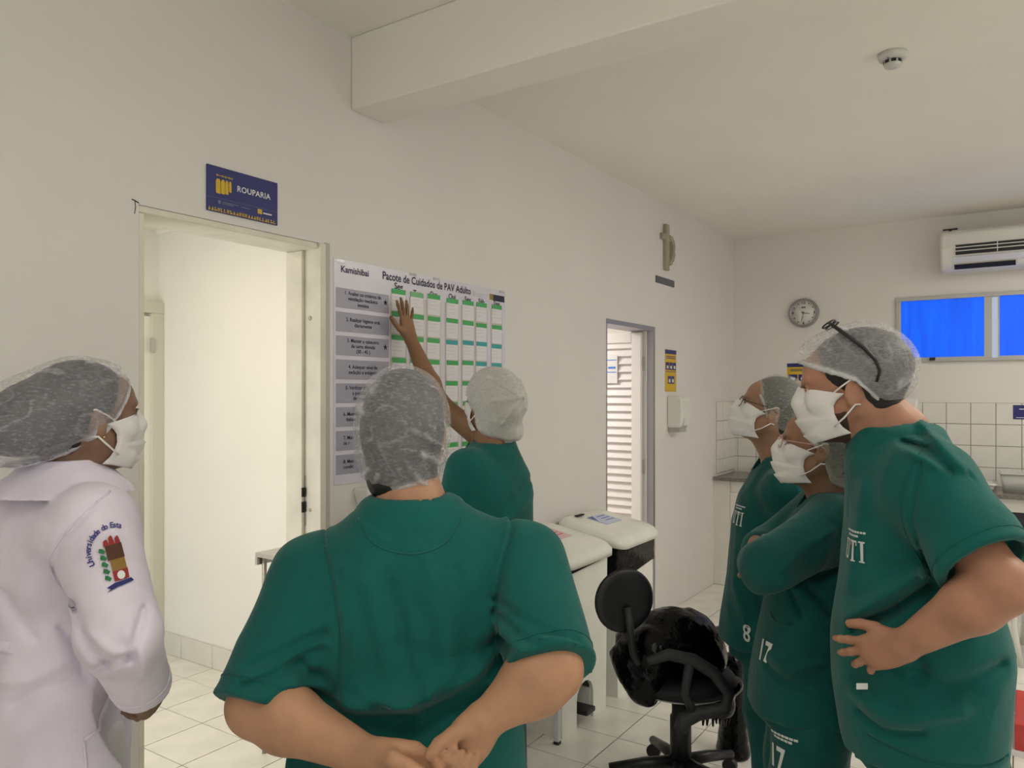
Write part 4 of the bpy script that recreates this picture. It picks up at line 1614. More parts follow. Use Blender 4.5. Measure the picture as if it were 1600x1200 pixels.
def add_hand(S, W, f, n, s, curl, spread=(8, 2, -4, -11), thumb=((.55, .75, -.25), (.85, .45, -.2), (.95, .25, -.15)), sc=1.0, k=.0035, tw=1.0, tl=1.0):
    """W wrist, f finger direction, n back-of-hand normal, s thumb side; curl = three bends for each finger in degrees"""
    W = np.asarray(W, np.float32)
    f = nrm(f)
    n = nrm(np.asarray(n) - f * float(np.dot(n, f)))
    s_ = nrm(np.cross(n, f))
    if float(np.dot(s_, s)) < 0:
        s_ = -s_
    mcp = []
    for (o, l, ph, r) in FING:
        mcp.append(W + f * l * sc + s_ * o * sc)
    for i, (o, l, ph, r) in enumerate(FING):
        S.cone(W + s_ * o * .55 * sc, mcp[i] - n * .002, .0165 * sc * tw, .0125 * sc * tw, .016)
    S.ell(W + f * .045 * sc - n * .004 * sc, V3(.045, .036, .0155) * sc * tw, np.stack([f, s_, n], 1).astype(np.float32), .014)
    for i, (o, l, ph, r) in enumerate(FING):
        a = math.radians(spread[i])
        d = nrm(f * math.cos(a) + s_ * math.sin(a))
        p = mcp[i]
        ang = 0
        rad = r * sc * tw
        for j in range(3):
            ang += math.radians(curl[i][j])
            q = nrm(d * math.cos(ang) - n * math.sin(ang))
            p2 = p + q * ph[j] * sc
            S.cone(p, p2, rad, rad * (.93 if j < 2 else .82), k if j else .007)
            S.ell(p2, rad * (.97 if j < 2 else .6), None, k)
            p = p2
            rad *= .93
    p = W + f * .022 * sc + s_ * .018 * sc - n * .006 * sc
    rad = .0165 * sc * tw
    for j, (t, ln) in enumerate(zip(thumb, (.045 * tl, .034 * tl, .027 * tl))):
        q = nrm(f * t[0] + s_ * t[1] + n * t[2])
        p2 = p + q * ln * sc
        S.cone(p, p2, rad, rad * (.72 if j == 0 else .9), .012 if j == 0 else k)
        p = p2
        rad *= (.74 if j == 0 else .9)


def add_arm(S, sh, el, wr, r=(.052, .045, .044, .028), k=.03, bulk=1.0):
    sh, el, wr = (np.asarray(q, np.float32) for q in (sh, el, wr))
    r = [q * bulk for q in r]
    S.cone(sh, el, r[0], r[1], k)
    m = el + (wr - el) * .28
    S.cone(el, m, r[2], r[2] * 1.06, .02)
    S.cone(m, wr, r[2] * 1.06, r[3], .02)
    return S


def add_leg(S, hip, knee, ank, r=(.085, .058, .042), F=None):
    S.cone(hip, knee, r[0], r[1], .03)
    S.cone(knee, ank, r[1], r[2], .03)
    if F is not None:
        S.cone(np.asarray(ank) + V3(0, 0, -.02), np.asarray(ank) + F * .13 + V3(0, 0, -.045), .035, .025, .02)


def head_child_frame(P):
    return P['head'], rot(*P['hrot']), P.get('hs', 1.0)


def make_cap(P, parent, blobs, plane, material, h=.0032, crink=.0035, seed=1, folds=(), band=.0055, web=.22):
    """bouffant cap: puffed bag over the skull, gathered on an elastic edge.
    plane = two (x, z) points of the edge in the head frame, front and nape"""
    C, R, s = head_child_frame(P)

    def T(q):
        return C + R @ (V3(*q) * s)
    S = SDF()
    for c, r in blobs:
        S.ell(T(c), V3(*r) * s, R, .03)
    (x0, z0), (x1, z1) = plane[0], plane[-1]
    xs = np.array([q[0] for q in plane][::-1], np.float32) * s
    zs = np.array([q[1] for q in plane][::-1], np.float32) * s
    ax = (x0 - x1)
    ln = math.hypot(x0 - x1, z0 - z1)
    cosf = abs(ax) / ln

    def post(p, d):
        q = (p - C) @ R
        wv = wnoise(p, seed, 55, 4)
        wv2 = wnoise(p, seed + 5, 130, 4)
        e = (np.interp(q[:, 0], xs, zs) - q[:, 2]) * cosf + .003 * wv    # > 0 below the elastic edge
        near = np.exp(-(e / .035) ** 2)
        d = d - crink * (wv * .6 + .5 * (1 - 2 * np.abs(wnoise(p, seed + 9, 34, 4)))) * (.55 + near)
        d = d + .010 * np.exp(-(e / .012) ** 2)                      # gathered in at the elastic
        dd = smax(d, e, .006)
        ring = np.sqrt((d - .004) ** 2 + e * e) - band - .0022 * wv2
        return smin(dd, ring, .004)
    S.post.append(post)
    for fo in folds:
        S.fold([T(q) for q in fo[:-2]], fo[-2], fo[-1], .06)
    o = S.build('hair_cap', material, parent, h, relax=1)
    # the web lies double along the elastic and in its creases: store that as a density on the mesh
    n = len(o.data.vertices)
    p = np.empty(n * 3, np.float32)
    o.data.vertices.foreach_get('co', p)
    p = p.reshape(-1, 3)
    q = (p - C) @ R
    e = (np.interp(q[:, 0], xs, zs) - q[:, 2]) * cosf
    den = .55 * np.exp(-(e / .008) ** 2) + .14 * np.exp(-(e / .03) ** 2)
    for fo in folds:
        pts = [T(t_) for t_ in fo[:-2]]
        best = np.full(n, 9, np.float32)
        for i in range(len(pts) - 1):
            ab = pts[i + 1] - pts[i]
            hh = np.clip(((p - pts[i]) @ ab) / float(ab @ ab), 0, 1)
            ee = p - pts[i] - hh[:, None] * ab
            best = np.minimum(best, (ee * ee).sum(1))
        den += .35 * np.exp(-best / (fo[-2] * .8) ** 2) * (1 if fo[-1] > 0 else .4)
    rid = 1 - np.abs(wnoise(p, seed + 9, 34, 4)) / .06
    den += web * np.clip(rid, 0, 1) * np.clip(.45 + wnoise(p, seed + 40, 18, 3), 0, 1)
    at_ = o.data.attributes.new('web', 'FLOAT', 'POINT')
    at_.data.foreach_set('value', np.clip(den, 0, .7).astype(np.float32))
    return o


def make_hair(P, parent, material=None, front=.085, ztemple=.015, nape=-.075, extra=(), h=.004, gap=.004):
    C, R, s = head_child_frame(P)

    def T(q):
        return C + R @ (V3(*q) * s)
    S = SDF()
    S.ell(T((-.013, 0, .045)), V3(.098 + gap, .077 + gap, .084 + gap) * s, R, .02)
    S.ell(T((-.045, 0, -.025)), V3(.058, .062, .055) * s, R, .03)
    for c, r in extra:
        S.ell(T(c), V3(*r) * s, R, .025)

    def post(p, d):
        q = (p - C) @ R / s
        # hairline: from forehead down in front of the ear, round to the nape
        zl = np.interp(q[:, 0], [-.12, -.055, -.03, .0, .018, .04, front], [nape, nape, -.03, -.02, -.035, ztemple, .068])
        return smax(d, (zl - q[:, 2]) * s, .006) - .0012 * wnoise(p, 3, 160, 3)
    S.post.append(post)
    return S.build('hair', material or HAIR, parent, h)


def make_mask(P, parent, jaw=1.0, up=.012, low=-.122, seed=0, sag=0.0, push=0.0):
    """pleated surgical mask shaped over nose and chin, with two ear loops"""
    C, R, s = head_child_frame(P)
    nb, na = 26, 25
    vs = []
    rg = np.random.RandomState(seed)
    ph = rg.uniform(0, 6, 4)
    for i in range(nb + 1):
        b = i / nb
        x0 = np.interp(b, [0, .14, .3, .5, .7, .85, 1], [.104, .120, .128, .125, .116, .106, .088]) + push
        for j in range(na + 1):
            a = j / na * 2 - 1
            wd = .066 * jaw * (1 - .06 * math.cos(b * 6.28))
            y = a * wd
            top = up - .020 * abs(a) ** 1.5
            bot = low + .026 * abs(a) ** 1.6
            z = top + (bot - top) * b
            nose = .012 * math.exp(-((b - .12) / .16) ** 2) * (1 - min(1, abs(a) / .3) ** 2) if abs(a) < .3 else 0
            x = x0 + nose * .5 - .088 * abs(a) ** 2.0 - .012 * (1 - b) * min(1, abs(a) * 2.5)
            saw = ((b * 3.6) % 1.0)
            x += (.005 - .010 * saw) * (1 - abs(a) ** 4) if .1 < b < .93 else 0
            x += .0018 * math.sin(a * 9 + ph[0] + b * 7) * (1 - abs(a) ** 2)
            z += sag * (1 - a * a) * b
            vs.append(C + R @ (V3(x, y, z) * s))
    vs = np.array(vs, np.float32)
    HS = SDF()
    add_head(HS, C, R, s, C + R @ (V3(-.05, 0, -.17) * s), P.get('nr', .052), P.get('jaw', 1.0))
    ctr = C + R @ (V3(-.01, 0, -.03) * s)
    for _ in range(5):
        d = HS.ev(vs, .05)
        eps = .0015
        g = np.stack([HS.ev(vs + V3(*(eps if k == j else 0 for k in range(3))), .05) - d for j in range(3)], 1)
        g += .25 * eps * (vs - ctr) / np.linalg.norm(vs - ctr, axis=1)[:, None]
        g /= np.linalg.norm(g, axis=1)[:, None] + 1e-6
        vs = vs + g * np.maximum(.0045 - d, 0)[:, None]
    q = []
    for i in range(nb):
        for j in range(na):
            k = i * (na + 1) + j
            q.append((k, k + 1, k + na + 2, k + na + 1))
    o = raw_object('face_mask', vs, np.array(q), MASKM, parent)
    sd = o.modifiers.new('thickness', 'SOLIDIFY')
    sd.thickness = .0015
    for y in (-1, 1):
        for (z0, ze, be) in ((-.008, .024, .0), (-.080, -.034, -.004)):
            p0 = V3(.034, .066 * y * jaw, z0)
            p2 = V3(-.014, .083 * y, ze)
            p1 = (p0 + p2) / 2 + V3(.0, .010 * y, be)
            pts = [C + R @ (q_ * s) for q_ in (p0, (p0 * .55 + p1 * .45), p1, (p1 * .5 + p2 * .5), p2, p2 + V3(-.010, -.006 * y, 0))]
            MB().tube([tuple(map(float, t)) for t in pts], .0021, 6).build('ear_loop', STRAP, o)
    return o


def make_eyes(P, parent, brow=HAIR):
    C, R, s = head_child_frame(P)
    for y in (-1, 1):
        c = C + R @ (V3(.083, .031 * y, .007) * s)
        S = SDF()
        S.ell(c, .0128 * s)
        e = S.build('eye', EYEW, parent, .0025)
        S = SDF()
        S.ell(C + R @ (V3(.0925, .0315 * y, .007) * s), V3(.0042, .006, .006) * s, R)
        S.build('iris', EYED, e, .0016)
        pts = [C + R @ (V3(*q) * s) for q in ((.099, .014 * y, .026), (.098, .028 * y, .032), (.090, .042 * y, .031), (.082, .050 * y, .025))]
        MB().tube([tuple(map(float, t)) for t in pts], [.0028, .0036, .003, .0015], 6).build('eyebrow', brow, parent)
        pts = [C + R @ (V3(*q) * s) for q in ((.0955, .019 * y, .009), (.0985, .029 * y, .0145), (.092, .042 * y, .010))]
        MB().tube([tuple(map(float, t)) for t in pts], [.001, .0018, .0014], 5).build('eyelashes', HAIR, parent)


def make_glasses(P, parent, material, wide=.0):
    C, R, s = head_child_frame(P)
    g = None
    for y in (-1, 1):
        ring = []
        for k in range(20):
            a = 2 * math.pi * k / 20
            ring.append(tuple(map(float, C + R @ (V3(.116 - .012 * abs(.034 * y + .024 * math.cos(a)) / .05, .034 * y + .0235 * math.cos(a), .004 + .019 * math.sin(a)) * s))))
        o = MB().tube(ring, .0016, 6, True).build('glasses' if g is None else 'rim', material, parent if g is None else g)
        g = g or o
        ln = MB()
        ln.add(ring, [tuple(range(20))])
        ln.build('lens', mat('spectacle_lens', (.9, .92, .92, 1), .03, alpha=.12), g)
        pts = [C + R @ (V3(*q) * s) for q in ((.103, .058 * y, .010), (.06, .078 * y, .014), (.0, .084 * y, .016), (-.022, .084 * y, .006))]
        MB().tube([tuple(map(float, t)) for t in pts], .0018, 6).build('temple_arm', material, g)
    pts = [C + R @ (V3(*q) * s) for q in ((.114, .012, .006), (.119, 0, .010), (.114, -.012, .006))]
    MB().tube([tuple(map(float, t)) for t in pts], .0016, 6).build('bridge', material, g)
    return g

# ================================================================== people
def dirv(yaw):
    return V3(math.cos(math.radians(yaw)), math.sin(math.radians(yaw)), 0), V3(-math.sin(math.radians(yaw)), math.cos(math.radians(yaw)), 0)


def A(*q):
    return np.array(q, np.float32)


UP = A(0, 0, 1)
CR = A(.5547, -.832, 0)      # handy horizontal directions of the room: along and across the group
CF = A(.832, .5547, 0)


def start_body(P, hip, feet, yaw, neck, torso=.115):
    """skeleton core shared by everybody: head, neck, trunk and legs"""
    F, Lf = dirv(yaw)
    S = SDF()
    C, R, s = head_child_frame(P)
    add_head(S, C, R, s, neck, P.get('nr', .052), P.get('jaw', 1.0))
    hip = np.asarray(hip, np.float32)
    chest = np.asarray(neck, np.float32) - UP * .20
    S.cone(hip, chest, torso, torso, .05, flat=(F, .8))
    S.cone(chest, neck, torso * .8, .05, .05)
    for sd in (1, -1):
        S.cone(hip + Lf * .06 * sd, hip + Lf * .09 * sd - UP * .12, .09, .085, .03)
    return S, F, Lf


def make_trousers(parent, hip, feet, yaw, material, waist=(.17, .13), knee_r=.10, hem_r=.085, top=None, h=.007, seed=2):
    F, Lf = dirv(yaw)
    hip = np.asarray(hip, np.float32)
    S = SDF()
    zt = top or hip[2] + .1
    S.loft([(hip[0], hip[1], zt, waist[0], waist[1]), (hip[0], hip[1], hip[2] - .08, waist[0] * 1.05, waist[1] * 1.1)], yaw, .04)
    for sd, ft in zip((1, -1), feet):
        ft = np.asarray(ft, np.float32)
        h0 = hip + Lf * .09 * sd - UP * .06
        kn = (h0 + ft) / 2 + F * .02
        kn[2] = .46
        S.cone(h0, kn, .115, knee_r, .03)
        S.cone(kn, A(ft[0], ft[1], .10), knee_r, hem_r, .03)
    S.noise(seed, (9, 9, 26), .004).noise(seed + 1, (22, 22, 10), .003, True)

    def post(p, d):
        return smax(d, .06 - p[:, 2], .008)
    S.post.append(post)
    return S.build('trousers', material, parent, h)


def make_shoes(parent, feet, yaw):
    F, Lf = dirv(yaw)
    for ft in feet:
        ft = np.asarray(ft, np.float32)
        S = SDF()
        a = A(ft[0], ft[1], 0)
        S.cone(a + UP * .05 - F * .02, a + F * .17 + UP * .035, .045, .042, .02)
        S.cone(a + UP * .09 - F * .01, a + UP * .05 + F * .04, .045, .045, .02)
        S.post.append(lambda p, d: smax(d, .001 - p[:, 2], .004))
        S.build('shoe', SHOE, parent, .006)


def shirt_sdf(secs, yaw, neck, shL, shR, slope=.06, drop=.055):
    S = SDF()
    S.loft(secs, yaw, .04)
    neck = np.asarray(neck, np.float32)
    for sh in (shL, shR):
        sh = np.asarray(sh, np.float32)
        S.cone(neck - UP * drop, sh - UP * .008, slope * 1.25, slope, .06)
    return S


def sleeve(S, sh, el, t1, r0, r1, k=.045, hollow=.017, depth=.04):
    """sleeve running from the shoulder to fraction t1 of the upper arm, open at the end"""
    sh, el = np.asarray(sh, np.float32), np.asarray(el, np.float32)
    e = sh + (el - sh) * t1
    u = nrm(el - sh)
    S.cone(sh, e, r0, r1, k)

    def cut(p, d, e=e, u=u, r=r1):
        q = p - e
        al = q @ u
        rad = np.sqrt(np.maximum(((q - al[:, None] * u) ** 2).sum(1), 1e-9))
        near = rad < r * 1.9
        # flat end of the sleeve, hollow inside, doubled hem
        d2 = np.where(near & (al > -.09), np.maximum(d, al), d)
        hem = np.exp(-((al + .006) / .005) ** 2) * .0018 - np.exp(-((al + .024) / .0022) ** 2) * .0012
        d2 = np.where(near & (np.abs(al) < .07), d2 - hem, d2)
        inner = rad - (r - hollow)
        return np.where(near & (al > -depth) & (al < .03), np.maximum(d2, -np.maximum(inner, -(al + depth))), d2)
    return cut


# ------------------------------------------------------------------ the broad person in front, seen from behind, hands clasped
def person_front():
    t = thing('person', (1.235, 1.09, 0), 'broad person in green scrubs from behind, hands clasped behind the back', 'person')
    P = dict(head=A(1.282, 1.142, 1.535), hrot=(36, 4, 0), hs=1.06, nr=.060, jaw=1.12)
    SK = skin('warm_skin', (.47, .255, .150, 1))
    yaw = 42
    neck = A(1.248, 1.095, 1.385)
    shL, shR = A(1.118, 1.250, 1.240), A(1.368, .878, 1.262)
    elL, elR = A(.955, 1.222, 1.022), A(1.240, .738, 1.103)
    wrL, wrR = A(1.005, .978, .968), A(1.124, .809, 1.032)
    feet = (A(1.15, 1.18, 0), A(1.30, 1.0, 0))
    hip = A(1.235, 1.09, .86)
    S, F, Lf = start_body(P, hip, feet, yaw, neck, .13)
    for sh, el, wr in ((shL, elL, wrL), (shR, elR, wrR)):
        add_arm(S, sh, el, wr, (.062, .056, .057, .0315))
        S.cone(neck - UP * .06, sh, .06, .055, .05)
    # left hand: palm to the rear, fingers into the other hand
    add_hand(S, wrL, CR * .985 - UP * .10 - CF * .02, CF + UP * .25, UP, ((30, 30, 18), (32, 32, 18), (34, 34, 18), (36, 34, 18)),
             thumb=((.62, .34, -.70), (.93, -.12, -.34), (.94, -.30, -.10)), sc=.98, tw=1.2, tl=.95)
    # right hand closes round the fingers of the left one
    add_hand(S, wrR, -CR * .62 - UP * .78 - CF * .05, CF * .92 + UP * .10, -CR * .75 + UP * .6, ((62, 92, 45), (66, 96, 48), (70, 98, 48), (72, 96, 45)), spread=(6, 2, -3, -8),
             thumb=((.62, .52, -.58), (.85, .40, -.34), (.92, .12, -.30)), sc=.98, tw=1.18, tl=.84)
    S.build('body', SK, t, .0037)
    # scrub shirt
    secs = [(1.246, 1.094, 1.385, .085, .075), (1.240, 1.088, 1.335, .145, .10), (1.232, 1.082, 1.27, .205, .135), (1.228, 1.078, 1.17, .228, .152),
            (1.228, 1.078, 1.06, .232, .160), (1.228, 1.078, .965, .236, .168), (1.233, 1.086, .85, .252, .180), (1.238, 1.092, .70, .262, .185)]
    Q = shirt_sdf(secs, yaw, neck, shL, shR, .066)
    cuts = [sleeve(Q, shL, elL, 1.02, .080, .086, hollow=.030, depth=.03), sleeve(Q, shR, elR, 1.0, .080, .086, hollow=.030, depth=.03)]
    Q.noise(4, (7, 7, 5), .0045).noise(5, (17, 17, 9), .0036, True).noise(6, (30, 30, 18), .0012)
    B = -F      # towards the viewer: the back of the shirt

    def bk(u, z, off=.0):
        """point on the back: u metres to the person's right"""
        c = A(1.229, 1.079, z)
        return c - Lf * u + B * (.160 * math.sqrt(max(0, 1 - (u / .25) ** 2)) + off)
    Q.look = F
    Q.gain = 1.45
    # creases fanning from the armpits, the cloth bunching over the clasped hands
    for pts, w_, am in ((((-.215, 1.10), (-.14, 1.045), (-.05, 1.03)), .016, -.013), (((-.20, 1.045), (-.10, 1.005), (.0, 1.0)), .020, -.016), (((-.21, 1.075), (-.11, 1.030), (.0, 1.045)), .018, .010),
                        (((.205, 1.16), (.14, 1.10), (.05, 1.05)), .016, -.013), (((.20, 1.11), (.13, 1.05), (.03, 1.01)), .020, -.016), (((.205, 1.135), (.13, 1.078), (.04, 1.05)), .016, .009),
                        (((-.12, 1.03), (.0, 1.04), (.13, 1.085)), .028, .016), (((-.10, .985), (.02, .985), (.15, 1.03)), .018, -.014), (((-.07, .955), (.04, .95), (.14, .975)), .020, .012),
                        (((-.09, 1.26), (-.06, 1.18), (-.04, 1.08)), .022, .005), (((-.05, 1.27), (-.02, 1.18), (.0, 1.09)), .016, -.004), (((.03, 1.30), (.05, 1.2), (.075, 1.10)), .02, .005),
                        (((.09, 1.27), (.105, 1.19), (.11, 1.1)), .016, -.004), (((-.13, 1.28), (-.12, 1.2), (-.10, 1.12)), .016, .004), (((.0, 1.2), (.01, 1.13), (.03, 1.07)), .014, .004),
                        (((-.02, 1.14), (.06, 1.10), (.14, 1.12)), .02, -.004)):
        Q.fold([bk(*q) for q in pts], w_, am)
    for sh, el in ((shL, elL), (shR, elR)):
        ax = nrm(el - sh)
        inn = nrm(neck - sh - ax * float((neck - sh) @ ax))
        for t0, t1, am in ((.40, .60, -.008), (.52, .74, -.007), (.66, .88, .006), (.46, .66, .006)):
            Q.fold([sh + (el - sh) * t0 + inn * .09, sh + (el - sh) * (t0 + t1) / 2 + inn * .03, sh + (el - sh) * t1 - inn * .05], .012, am)
        # armhole seam
        Q.fold([sh + UP * .09 + inn * .03, sh + inn * .062, sh - UP * .10 + inn * .085, sh - UP * .20 + inn * .075], .0045, -.005)
        Q.fold([sh + UP * .09 + inn * .04, sh + inn * .073, sh - UP * .10 + inn * .096], .005, .003)
    # collar band
    def collar(p, d):
        q = p - neck
        rad = np.sqrt(q[:, 0] ** 2 + q[:, 1] ** 2)
        zz = q[:, 2]
        hole = np.sqrt((q[:, 0] / .078) ** 2 + (q[:, 1] / .078) ** 2)
        d = np.where(zz > -.05, np.maximum(d, (1 - hole) * .07), d)
        seam = np.exp(-((rad - .118) / .0030) ** 2) * (zz > -.10)
        return d + .0028 * seam
    Q.post.append(collar)
    Q.post += cuts
    top = Q.build('scrub_shirt', SCRUB, t, .0050)
    tree = bvh_of(top)
    for sh, el in ((shL, elL), (shR, elR)):
        ax = nrm(el - sh)
        inn = nrm(neck - sh - ax * float((neck - sh) @ ax))
        seam(tree, [sh + UP * .07 + inn * .035, sh + UP * .02 + inn * .058, sh - UP * .08 + inn * .078, sh - UP * .19 + inn * .070], F, 'armhole_seam', SCRUB, top)
        ring_seam(tree, el - ax * .030, ax, .086, 'hem_stitching', SCRUB, top)
    seam(tree, [neck - Lf * u + UP * (z - .03) for u, z in ((-.105, .01), (-.075, -.030), (-.03, -.048), (.02, -.050), (.07, -.034), (.105, .005))], F, 'collar_seam', SCRUB, top)
    make_trousers(t, A(1.235, 1.09, .80), feet, yaw, SCRUB_D, (.20, .16), .11, .09, top=.84, h=.010)
    make_shoes(t, feet, yaw)
    # bouffant cap over dark hair
    make_hair(P, t, HAIR, nape=-.134, extra=[((-.055, 0, -.078), (.064, .073, .072)), ((-.04, 0, .0), (.085, .084, .08))])
    make_cap(P, t, [((-.022, 0, .026), (.118, .098, .116)), ((-.05, 0, -.035), (.084, .091, .094))], [(.09, .075), (.02, -.02), (-.045, -.105), (-.13, -.124)],
             cap_material('cap_web_front', .25, (.80, .81, .85), seed=1.0), h=.0030, crink=.0032, seed=11,
             folds=(((-.135, -.01, -.02), (-.125, -.05, -.03), (-.10, -.08, -.05), .007, .006), ((-.135, -.03, .02), (-.12, -.06, .0), (-.09, -.085, -.02), .006, .006), ((-.13, -.02, -.05), (-.12, -.04, -.08), (-.10, -.06, -.10), .007, .007),
                    ((-.128, -.05, -.02), (-.11, -.06, -.07), .006, -.006), ((-.11, .07, .05), (-.06, .085, .06), .008, .003), ((-.10, .05, .09), (-.03, .06, .12), .008, .003), ((-.135, .0, .03), (-.13, -.03, .03), (-.11, -.07, .02), .005, .004),
                    ((-.12, -.03, -.09), (-.12, .0, -.10), (-.115, .02, -.11), .009, .006), ((-.13, .01, -.04), (-.12, -.01, -.08), .005, .004), ((-.11, .06, -.06), (-.09, .08, -.08), .006, .004), ((-.12, .04, -.07), (-.11, .06, -.10), .006, .004)))
    make_mask(P, t, 1.08)
    make_eyes(P, t)
    return t


# ------------------------------------------------------------------ the tall man leaning with a hand on his hip
def person_tall():
    t = thing('person', (2.14, .20, 0), 'masked person in green scrubs with hand on hip, dark glasses on cap', 'person')
    P = dict(head=A(2.075, .360, 1.630), hrot=(94, -4, 0), hs=1.10, nr=.062, jaw=1.05)
    SK = skin('ruddy_skin', (.43, .215, .135, 1))
    yaw = 106
    neck = A(2.105, .262, 1.520)
    shL, shR = A(1.962, .180, 1.412), A(2.262, .238, 1.400)
    elL, elR = A(1.832, .036, 1.232), A(2.345, .20, 1.12)
    wrL, wrR = A(1.838, .214, 1.080), A(2.325, .235, .88)
    feet = (A(2.04, .16, 0), A(2.25, .22, 0))
    hip = A(2.145, .20, .86)
    S, F, Lf = start_body(P, hip, feet, yaw, neck, .13)
    add_arm(S, shL, elL, wrL, (.060, .053, .054, .031))
    S.ell(elL + nrm(elL - wrL) * .012, .044, None, .02)
    add_arm(S, shR, elR, wrR, (.060, .053, .052, .031))
    for sh in (shL, shR):
        S.cone(neck - UP * .06, sh, .065, .055, .05)
    add_hand(S, wrL, -CR * .62 - UP * .42 + CF * .66, A(-.93, .10, .12), UP - CR * .3, ((10, 10, 8), (14, 16, 10), (20, 22, 14), (28, 30, 18)), spread=(13, 2, -10, -22),
             thumb=((.66, .66, -.1), (.90, .42, -.1), (.96, .22, -.1)), sc=.96, tw=1.14)
    add_hand(S, wrR, -UP, -Lf, F, ((15, 15, 10),) * 4, sc=1.0)
    S.build('body', SK, t, .0042)
    secs = [(2.105, .262, 1.525, .085, .09), (2.110, .256, 1.47, .15, .12), (2.116, .244, 1.40, .185, .138), (2.116, .234, 1.31, .188, .146), (2.124, .227, 1.17, .200, .166),
            (2.138, .218, 1.01, .220, .196), (2.140, .222, .88, .222, .192), (2.144, .220, .785, .214, .182), (2.146, .218, .745, .208, .176)]
    Q = shirt_sdf(secs, yaw, neck, shL, shR, .070)
    cuts = [sleeve(Q, shL, elL, .80, .098, .096), sleeve(Q, shR, elR, .80, .078, .078)]
    Q.noise(14, (7, 7, 6), .005).noise(15, (16, 16, 10), .0040, True).noise(16, (30, 30, 18), .0013)
    Q.look = nrm(A(.99, .10, 0))
    Q.gain = 1.6
    # creases: shoulder yoke, armpit to waist, around the hand
    for pts, w_, am in ((((1.95, .231, 1.509), (1.982, .182, 1.496), (2.009, .142, 1.452)), .008, -.010), (((1.974, .194, 1.551), (2.022, .121, 1.464), (2.047, .085, 1.358)), .012, .008),
                        (((1.962, .212, 1.489), (1.992, .167, 1.467), (2.014, .133, 1.409)), .012, .008), (((1.984, .178, 1.193), (1.941, .244, 1.127), (1.883, .33, 1.06)), .011, -.020),
                        (((1.974, .194, 1.225), (1.929, .261, 1.165), (1.875, .342, 1.09)), .016, .014), (((1.998, .158, 1.131), (1.958, .218, 1.08), (1.974, .194, 1.0)), .02, -.012),
                        (((1.893, .315, .869), (1.925, .267, .847), (1.974, .194, .862)), .012, -.009), (((1.885, .328, .913), (1.941, .243, .891), (2.022, .121, .927)), .024, .012),
                        (((1.941, .243, 1.0), (2.006, .146, .971), (2.071, .049, 1.015)), .022, -.012), (((1.897, .309, 1.409), (1.889, .322, 1.292), (1.875, .342, 1.161)), .02, .007),
                        (((1.901, .303, .825), (1.982, .182, .799), (2.079, .036, .803)), .006, -.004),
                        (((2.02, .12, 1.44), (2.0, .11, 1.36), (1.96, .10, 1.30)), .014, -.006), (((1.99, .08, 1.36), (1.95, .09, 1.30), (1.91, .12, 1.27)), .012, .006)):
        Q.fold(pts, w_, am)
    Q.fold([(1.974, .194, 1.474), (1.962, .212, 1.35), (1.986, .176, 1.204)], .0045, -.005)

    def collar(p, d):
        q = p - neck
        f_ = q[:, 0] * F[0] + q[:, 1] * F[1]
        l_ = q[:, 0] * Lf[0] + q[:, 1] * Lf[1]
        hole = np.sqrt(((f_ - .01) / .092) ** 2 + (l_ / .080) ** 2)
        d = np.where(q[:, 2] > -.10, np.maximum(d, (1 - hole) * .07), d)
        rad = np.sqrt(f_ ** 2 + l_ ** 2)
        return d + .0025 * np.exp(-((rad - .125) / .003) ** 2) * (q[:, 2] > -.12)
    Q.post.append(collar)
    Q.post += cuts
    top = Q.build('scrub_shirt', SCRUB, t, .0050)
    tree = bvh_of(top)
    ax = nrm(elL - shL)
    ring_seam(tree, shL + (elL - shL) * .80 - ax * .026, ax, .096, 'hem_stitching', SCRUB, top)
    seam(tree, [(1.974, .194, 1.50), (1.955, .225, 1.42), (1.955, .228, 1.33), (1.985, .180, 1.21)], (.99, .1, 0), 'armhole_seam', SCRUB, top)
    seam(tree, [(1.878, .338, 1.048), (1.90, .303, 1.058), (1.935, .25, 1.052)], (.99, .1, 0), 'pocket_edge', SCRUB, top, .0028)
    seam(tree, [(1.901, .303, .825), (1.982, .182, .795), (2.079, .036, .80)], (.99, .1, 0), 'hem_stitching', SCRUB, top)
    utilettering(tree, top, A(1.995, .357, 1.223), (-.67, -.74, 0), .066, .050)
    make_trousers(t, A(2.145, .20, .80), feet, yaw, SCRUB, (.185, .16), .11, .09, top=.80)
    make_shoes(t, feet, yaw)
    make_hair(P, t, HAIR, nape=-.075, extra=[((-.034, 0, .050), (.098, .084, .086))])
    make_cap(P, t, [((-.020, 0, .055), (.118, .094, .098)), ((-.048, 0, .036), (.088, .090, .080)), ((.062, 0, .088), (.046, .068, .034))],
             [(.10, .070), (.04, .045), (-.02, .020), (-.07, -.044), (-.14, -.048)], cap_material('cap_web_tall', .30, seed=4.0), h=.0032, crink=.0032, seed=21,
             folds=(((.085, .04, .095), (.03, .075, .088), .008, .006), ((.10, .02, .08), (.0, .085, .075), .007, -.006), ((.06, .05, .115), (.0, .06, .135), .009, .006),
                    ((-.13, .05, .02), (-.09, .085, -.02), .008, .007), ((-.14, .03, .06), (-.10, .08, .0), .007, .005)))
    make_mask(P, t, 1.02)
    make_eyes(P, t)
    # spectacles pushed up onto the cap
    C, R, s = head_child_frame(P)

    def T(*q):
        return tuple(map(float, C + R @ (V3(*q) * s)))
    g = MB().tube([T(.030, .052, .152), T(.020, .066, .143), T(-.008, .086, .118), T(-.040, .097, .088), T(-.062, .098, .058), T(-.068, .096, .035), T(-.060, .093, .012)], [.004, .0048, .0052, .005, .0045, .004, .003], 8).build('glasses', BLACKPL, t)
